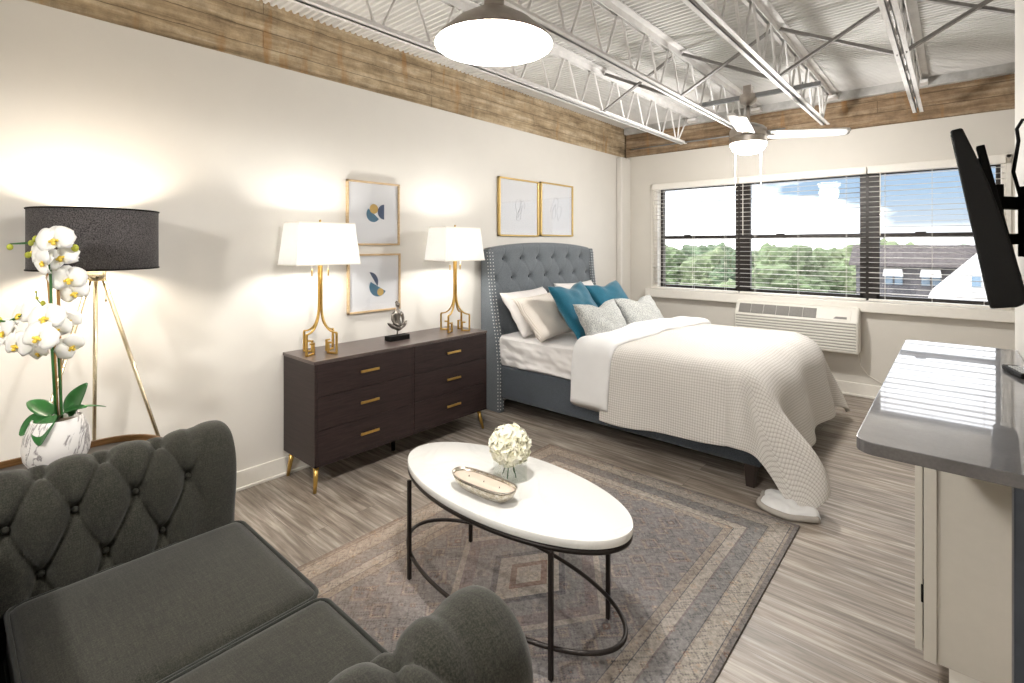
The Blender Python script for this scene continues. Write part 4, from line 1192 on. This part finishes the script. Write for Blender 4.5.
MB().lathe([(.0001, 1.31), (.028, 1.315), (.036, 1.335), (.036, 1.355), (.018, 1.365), (.018, 1.44), (.0001, 1.445)], n=28).build('hub', M['oldgold'], fl, smooth=True)
MB().ball((0, 0, 1.50), (.034, .034, .045), 16).build('bulb', M['bulb'], fl, smooth=True)
for (ex_, ey_) in ((.14, .36), (-.20, .02), (.12, -.36)):
    d_ = Vector((ex_, ey_, 0)).normalized()
    MB().tube([(d_.x*.022, d_.y*.022, 1.34), (ex_, ey_, 0.006)], [.0095, .0065], 14).build('leg', M['oldgold'], fl, smooth=True)
o = MB(); o.tube([(.03, .03, 1.37), (.03, .03, 1.23)], .0015, 6); o.ball((.03, .03, 1.225), (.005, .005, .009), 8); o.build('pull_chain', M['oldgold'], fl)

# ------------------------------------------------------------------ air conditioner
ac = thing('air_conditioner', (2.0, W_Y-.02, .435), 'ivory through-wall air conditioner below the middle window', 'air conditioner')
aw, ah, ad = .565, .44, .185
o = MB(); pts = [(0, 0), (-ad, .0), (-ad, .30), (-ad+.075, ah-.015), (-ad+.09, ah), (0, ah)]
o.prism(pts, -aw, aw, f=lambda a, b_, c: (c, a, b_)); o.build('case', M['acwhite'], ac, bevel=.022, bseg=4)
o = MB()
for k in range(9):
    z = .035 + k*.0285; o.box(-aw+.018, aw-.018, -ad-.006, -ad+.004, z, z+.017)
o.build('louvres', M['acwhite'], ac, bevel=.004)
o = MB().box(-aw+.02, aw-.02, -ad-.0012, -ad+.002, .03, .295); o.build('louvre_shadow_gap', M['acgap'], ac)  # darker ivory sheet, shade between the louvres put into its colour
# sloped discharge grille
n_s = Vector((0, -.125, -(-.075))).normalized()
s0, s1 = Vector((0, -ad, .305)), Vector((0, -ad+.072, .424)); sl_ = (s1-s0)
nn = Vector((0, -sl_.z, sl_.y)).normalized()
for k in range(6):
    x0 = -aw+.045+k*.123; o = MB()
    c4 = [s0+sl_*.12, s0+sl_*.88]; w_ = .119
    v_ = [Vector((x0, 0, 0))+c4[0], Vector((x0+w_, 0, 0))+c4[0], Vector((x0+w_, 0, 0))+c4[1], Vector((x0, 0, 0))+c4[1]]
    o.add([p_+nn*.001 for p_ in v_]+[p_+nn*.005 for p_ in v_], [(3,2,1,0),(4,5,6,7),(0,1,5,4),(1,2,6,5),(2,3,7,6),(3,0,4,7)])
    g = o.build('grille', M['acdark'], ac)
o = MB(); v_ = [Vector((x, 0, 0))+s0+sl_*q+nn*h_ for h_ in (.0, .005) for x, q in ((.21, .08), (.50, .08), (.50, .92), (.21, .92))]
o.add(v_, [(3,2,1,0),(4,5,6,7),(0,1,5,4),(1,2,6,5),(2,3,7,6),(3,0,4,7)]); dpan = o.build('control_door', M['acwhite'], ac, bevel=.002)
o = MB(); v_ = [Vector((x, 0, 0))+s0+sl_*q+nn*h_ for h_ in (.005, .008) for x, q in ((.36, .18), (.47, .18), (.47, .34), (.38, .34))]
o.add(v_, [(3,2,1,0),(4,5,6,7),(0,1,5,4),(1,2,6,5),(2,3,7,6),(3,0,4,7)]); o.build('badge', M['acdark'], dpan)
tag(MB().tube([(2.53, 5.90, .50), (2.545, 5.925, .40), (2.56, 5.928, .30), (2.62, 5.928, .22), (2.72, 5.928, .165), (2.9, 5.92, .14), (3.2, 5.92, .14)], .0045, 8).build('power_cord', M['trim'], smooth=True), 'thin white cord hanging from the air conditioner along the wall', 'cord')

# ------------------------------------------------------------------ counter and base cabinet
wt = MB()
def rr(x0, x1, y0, y1, r, n=8):
    out = []
    for (cx, cy, a0) in ((x1-r[0], y1-r[0], 0), (x0+r[1], y1-r[1], PI/2), (x0+r[2], y0+r[2], PI), (x1-r[3], y0+r[3], 3*PI/2)):
        rr_ = {0: r[0], 1: r[1], 2: r[2], 3: r[3]}
        k_ = [0, PI/2, PI, 3*PI/2].index(a0)
        for i in range(n+1): a = a0+PI/2*i/n; out.append((cx+r[k_]*math.cos(a), cy+r[k_]*math.sin(a)))
    return out
wt.prism(rr(3.068, WR-.002, 1.445, 3.145, (.01, .035, .045, .003)), .985, 1.015)
tag(wt.build('worktop', M['quartz'], bevel=.002), 'polished grey quartz bar worktop under the wall television', 'worktop')
cab = thing('base_cabinet', (3.30, 2.62, 0), 'greige base cabinet under the grey worktop, door on its left side', 'cabinet')
OXc, OYc = 3.30, 2.62
MB().box(3.172-OXc, 3.205-OXc, 2.160-OYc, 2.17-OYc, .10, .983).build('face_frame', M['cabinet'], cab, bevel=.001)
MB().box(3.172-OXc, WR-.004-OXc, 2.17-OYc, 3.10-OYc, .10, .983).build('body', M['cabinet'], cab, bevel=.002)
MB().box(3.235-OXc, WR-.004-OXc, 2.19-OYc, 3.08-OYc, 0, .10).build('toe_kick', M['trim'], cab)
for y0, y1 in ((2.180, 2.63), (2.64, 3.09)):
    d_ = MB().box(3.148-OXc, 3.1685-OXc, y0-OYc, y1-OYc, .115, .972).build('door', M['cabinet'], cab, bevel=.002)
    for z in (.28, .74): MB().box(3.164-OXc, 3.172-OXc, y0-.004-OYc, y0+.04-OYc, z, z+.06).build('hinge', M['black'], d_, bevel=.002)
tag(MB().box(3.342, WR-.004, 1.475, 1.535, 0, .985).build('counter_support', M['darkpost'], bevel=.003), 'dark blue-grey support post under the near end of the worktop', 'support post')

# remote
rm = thing('remote_control', (3.425, 2.56, 1.0155), 'black remote control lying on the grey worktop', 'remote control', None, math.radians(14))
MB().box(-.024, .024, -.085, .085, 0, .018).build('remote_body', M['black'], rm, bevel=.005, bseg=3)
for i in range(3):
    for j in range(6):
        MB().box(-.017+i*.0125, -.008+i*.0125, -.07+j*.021, -.058+j*.021, .0175, .0205).build('button', M['rubber'], rm)

# ------------------------------------------------------------------ television
tv = thing('flat_screen_tv', (3.30, 2.0, 1.56), 'black flat television tilted forward on a swivel wall bracket above the worktop', 'television')
tv.rotation_euler = (0, 0, -math.radians(2.9))
tl = math.atan2(.087, .524)
bd = MB()
# side outline in the tilted plane: s up along the screen, q thickness behind the screen
out = [(0, -.268), (0, .268), (.028, .268), (.040, .20), (.056, .10), (.066, 0), (.074, -.10), (.079, -.18), (.080, -.235), (.070, -.262), (.055, -.268)]
def tvp(q, s_, y): # screen normal points toward -x and down
    return (-.018 - s_*math.sin(tl) + q*math.cos(tl), y, s_*math.cos(tl) + q*math.sin(tl))
bd.prism(out, 0, .92, f=lambda q, s_, y: tvp(q, s_, y))
bd.build('housing', M['black'], tv, bevel=.006, bseg=3)
sc_ = MB(); v_ = [tvp(q, s_, y) for q in (-.0015, .002) for s_, y in ((-.255, .012), (.255, .012), (.255, .908), (-.255, .908))]
sc_.add(v_, [(3,2,1,0),(4,5,6,7),(0,1,5,4),(1,2,6,5),(2,3,7,6),(3,0,4,7)]); sc_.build('screen', M['screen'], tv)
br_ = thing('tv_bracket', (WR, 2.45, 1.56), 'black articulated steel bracket holding the television to the right wall', 'wall bracket')
o = MB(); o.box(-.018, -.002, -.11, .11, -.16, .24); o.build('wall_plate', M['black'], br_, bevel=.002)
o = MB()
for yy in (-.16, .16): o.obox((-.150, yy-.1, .235), (-.070, yy-.1, -.17), .040, .020)
o.obox((-.135, -.28, .08), (-.135, .08, .08), .02, .05); o.build('screen_rails', M['black'], br_, bevel=.002)
o = MB(); o.obox((-.02, .0, .06), (-.11, -.14, .06), .04, .04); o.obox((-.02, .0, -.06), (-.10, -.14, -.06), .035, .035)
o.tube([(-.03, 0, -.12), (-.03, 0, .12)], .018, 14); o.tube([(-.105, -.14, -.12), (-.105, -.14, .12)], .016, 14)
o.build('arm', M['black'], br_, bevel=.002)
o = MB(); o.tube([(-.02, -.12, .325), (-.045, -.12, .328), (-.058, -.12, .30), (-.054, -.12, .26), (-.060, -.12, .21), (-.066, -.12, .16), (-.058, -.12, .12), (-.05, -.12, .08)], .005, 8); o.build('cable', M['black'], br_, smooth=True)

# ------------------------------------------------------------------ outside
random.seed(5)
gm = plain('car_park_ground', (.40, .40, .39), .9, var=.3, nscale=.15)
tag(MB().box(-190, 160, 12, 420, -11, -10.5).build('outside_ground', gm), 'pale car park and ground beyond the window', 'ground', None, 'structure')
greens = []
for i, c in enumerate(((.115, .155, .08), (.15, .19, .10), (.085, .125, .07))):
    m, t, b = nt('foliage_%s' % ['mid', 'light', 'deep'][i]); f = noise_tex(t, coords(t), .9, 6, .7)
    L(t, ramp(t, f, [(.3, tuple(x*.45 for x in c)), (.7, tuple(x*1.5 for x in c))]), b.inputs['Base Color']); b.inputs['Roughness'].default_value = .9; greens.append(m)
bark = plain('bark', (.10, .07, .05), .9)
def crown_mesh(seed):
    bm = bmesh.new(); bmesh.ops.create_icosphere(bm, subdivisions=5, radius=1)
    for v in bm.verts:
        p_ = v.co.copy()
        d = noise.noise(p_*1.6+Vector((seed, 0, 0)))*.38 + noise.noise(p_*4.5+Vector((0, seed, 0)))*.20 + noise.noise(p_*12+Vector((0, 0, seed)))*.12
        v.co = p_*(1+d); v.co.z *= .85
    me = bpy.data.meshes.new('crown'); bm.to_mesh(me); bm.free(); return me
cm = [crown_mesh(3.1*k) for k in range(4)]
for me, g in zip(cm, [greens[0], greens[1], greens[2], greens[0]]): me.materials.append(g)
def ray2(px, Y):
    a = (px-512)/503; rx, ry = -math.sin(TH)+math.cos(TH)*a, math.cos(TH)+math.sin(TH)*a
    return CX+rx/ry*Y
trees = []
for k in range(15): trees.append((-52+k*5.2+random.uniform(-1, 1), 84+random.uniform(-6, 6), random.uniform(4.8, 6.2), random.uniform(-5.2, -3.6)))
for k in range(4): trees.append((-38+k*11+random.uniform(-1, 1), 60+random.uniform(-4, 4), random.uniform(3.0, 4.2), random.uniform(-7.2, -5.6)))
for k in range(9): trees.append((-110+k*17+random.uniform(-3, 3), 165+random.uniform(-10, 10), random.uniform(9, 12), random.uniform(-9.0, -6.6)))
for i, (x, y, r, z) in enumerate(trees):
    tt_ = thing('tree', (x, y, -10.5), 'leafy green tree among the woods outside the window', 'tree', 'trees outside the window')
    c_ = bpy.data.objects.new('crown', cm[i % 4]); COL.objects.link(c_); c_.parent = tt_; c_.location = (0, 0, z+10.5); c_.scale = (r, r, r); c_.rotation_euler = (0, 0, i*1.3)
    MB().tube([(0, 0, 0), (0, 0, max(1, z+10.5))], [.4, .25], 8).build('trunk', bark, tt_, smooth=True)
# neighbouring building
m, t, b = nt('dark_shingle_roof'); f = noise_tex(t, coords(t), 9, 6, .8)
L(t, ramp(t, f, [(.35, (.025, .021, .022)), (.65, (.095, .083, .083))]), b.inputs['Base Color']); b.inputs['Roughness'].default_value = .9; M['shingle'] = m
M['stucco'] = plain('white_stucco', (.42, .42, .41), .8, var=.03); M['greywall'] = plain('grey_stone_wall', (.075, .072, .078), .8, var=.25, nscale=4)
M['pane'] = plain('blue_window_pane', (.12, .18, .24), .2)
hs = thing('neighbouring_building', (3.5, 24, -10.5), 'grey shingle-roofed building with dormer windows outside the right window', 'building')
o = MB(); o.box(-3.2, 8, 0, 8, 0, 11.25); o.build('walls', M['greywall'], hs)
o = MB(); o.prism([(-.35, 11.18), (-.3, 11.26), (.9, 11.98), (7, 11.98), (8.4, 11.18)], -3.4, 8.2, f=lambda a, b_, c: (c, a, b_)); o.build('roof', M['shingle'], hs)
for x in (-2.31, -1.22, -.13, .96):
    MB().prism([(0, 10.81), (.62, 10.81), (.58, 11.08), (.04, 11.08)], -.45, .0, f=lambda a, b_, c: (x+a, c, b_)).build('awning', M['stucco'], hs)
    for q in (.04, .34): MB().box(x+q, x+.24+q, -.06, .0, 10.48, 10.80).build('window_pane', M['pane'], hs)
gb = thing('white_gabled_house', (4.6, 19.5, -10.5), 'white gabled building wing outside the right window, partly behind the television', 'building')
o = MB(); o.prism([(-1.95, 0), (-1.95, 10.45), (-.60, 11.95), (3.8, 11.95), (3.8, 0)], 0, 3, f=lambda a, b_, c: (a, c, b_)); o.build('walls', M['stucco'], gb)
MB().box(-.99, -.80, -.05, 0, 10.78, 11.08).build('window_pane', M['pane'], gb)

# ------------------------------------------------------------------ world and lights
w = bpy.data.worlds.new('sky'); SC.world = w; w.use_nodes = True; t = w.node_tree; t.nodes.clear()
out_ = N(t, 'ShaderNodeOutputWorld'); bg = N(t, 'ShaderNodeBackground'); tc_ = N(t, 'ShaderNodeTexCoord'); sp_ = N(t, 'ShaderNodeSeparateXYZ'); L(t, tc_.outputs['Generated'], sp_.inputs[0])
sky = ramp(t, sp_.outputs[2], [(.0, (.50, .57, .63)), (.03, (.48, .56, .64)), (.09, (.33, .47, .63)), (.2, (.3, .42, .6)), (.6, (.10, .22, .5))])
mp = N(t, 'ShaderNodeMapping'); mp.inputs['Scale'].default_value = (1.6, 1.6, 5.0); mp.inputs['Location'].default_value = (.45, .2, 0); L(t, tc_.outputs['Generated'], mp.inputs['Vector'])
cl = noise_tex(t, mp.outputs['Vector'], 2.6, 7, .55, .2)
cside = N(t, 'ShaderNodeMapRange'); L(t, sp_.outputs[0], cside.inputs[0])
for i_, v_ in ((1, -.50), (2, .05), (3, .26), (4, -.14)): cside.inputs[i_].default_value = v_
chigh = N(t, 'ShaderNodeMapRange'); L(t, sp_.outputs[2], chigh.inputs[0])
for i_, v_ in ((1, .02), (2, .09), (3, .04), (4, -.10)): chigh.inputs[i_].default_value = v_
zen = N(t, 'ShaderNodeMapRange'); L(t, sp_.outputs[2], zen.inputs[0])
for i_, v_ in ((1, .115), (2, .19), (3, 0), (4, .45)): zen.inputs[i_].default_value = v_
clm = ramp(t, math_(t, 'ADD', math_(t, 'ADD', math_(t, 'ADD', cl, cside.outputs[0]), chigh.outputs[0]), zen.outputs[0]), [(.44, (0, 0, 0)), (.66, (1, 1, 1))])
low = ramp(t, sp_.outputs[2], [(.004, (1, 1, 1)), (.035, (.0, .0, .0))])
clm2 = math_(t, 'MAXIMUM', math_(t, 'MULTIPLY', clm, .95), math_(t, 'MULTIPLY', low, .7))
L(t, mix(t, clm2, sky, (2.7, 2.75, 2.85)), bg.inputs['Color']); bg.inputs['Strength'].default_value = 1.0
L(t, bg.outputs[0], out_.inputs['Surface'])
def light(kind, name, loc, power, col, size=.05, rot=None, **kw):
    l = bpy.data.lights.new(name, kind); l.energy = power; l.color = col
    if kind in ('POINT', 'SPOT'): l.shadow_soft_size = size
    for k, v in kw.items(): setattr(l, k, v)
    o = bpy.data.objects.new(name, l); COL.objects.link(o); o.location = loc
    if rot: o.rotation_euler = rot
    return o
WARM = (1, .88, .72); NEUT = (1, .965, .92)
light('SUN', 'sun', (0, 0, 20), 2.2, (1, .96, .9), rot=(math.radians(38), math.radians(-12), math.radians(-20)), angle=.05)
light('POINT', 'pendant_bulb_light', (2.095, 1.220, 2.190), 140, NEUT, .06)
light('POINT', 'added_rear_fill_light', (2.055, -1.15, 2.200), 180, NEUT, .07)  # added fill light inside the unseen rear pendant
light('POINT', 'fan_bowl_light', (FX, FY, 2.165), 85, NEUT, .11)
light('POINT', 'floor_lamp_light', (FLX, FLY, 1.50), 27, WARM, .05)
light('POINT', 'near_table_lamp_light', (.20, 1.605, 1.49), 22, (1, .97, .91), .045)
light('POINT', 'far_table_lamp_light', (.22, 2.745, 1.49), 22, (1, .97, .91), .045)

SC.view_settings.view_transform = 'Standard'; SC.view_settings.look = 'None'; SC.view_settings.gamma = 1; SC.view_settings.exposure = 0.6
SC.view_settings.use_curve_mapping = False
cy = SC.cycles; cy.max_bounces = 10; cy.diffuse_bounces = 6; cy.glossy_bounces = 4; cy.transparent_max_bounces = 16; cy.sample_clamp_indirect = 4; cy.use_denoising = True
cy.caustics_reflective = False; cy.caustics_refractive = False
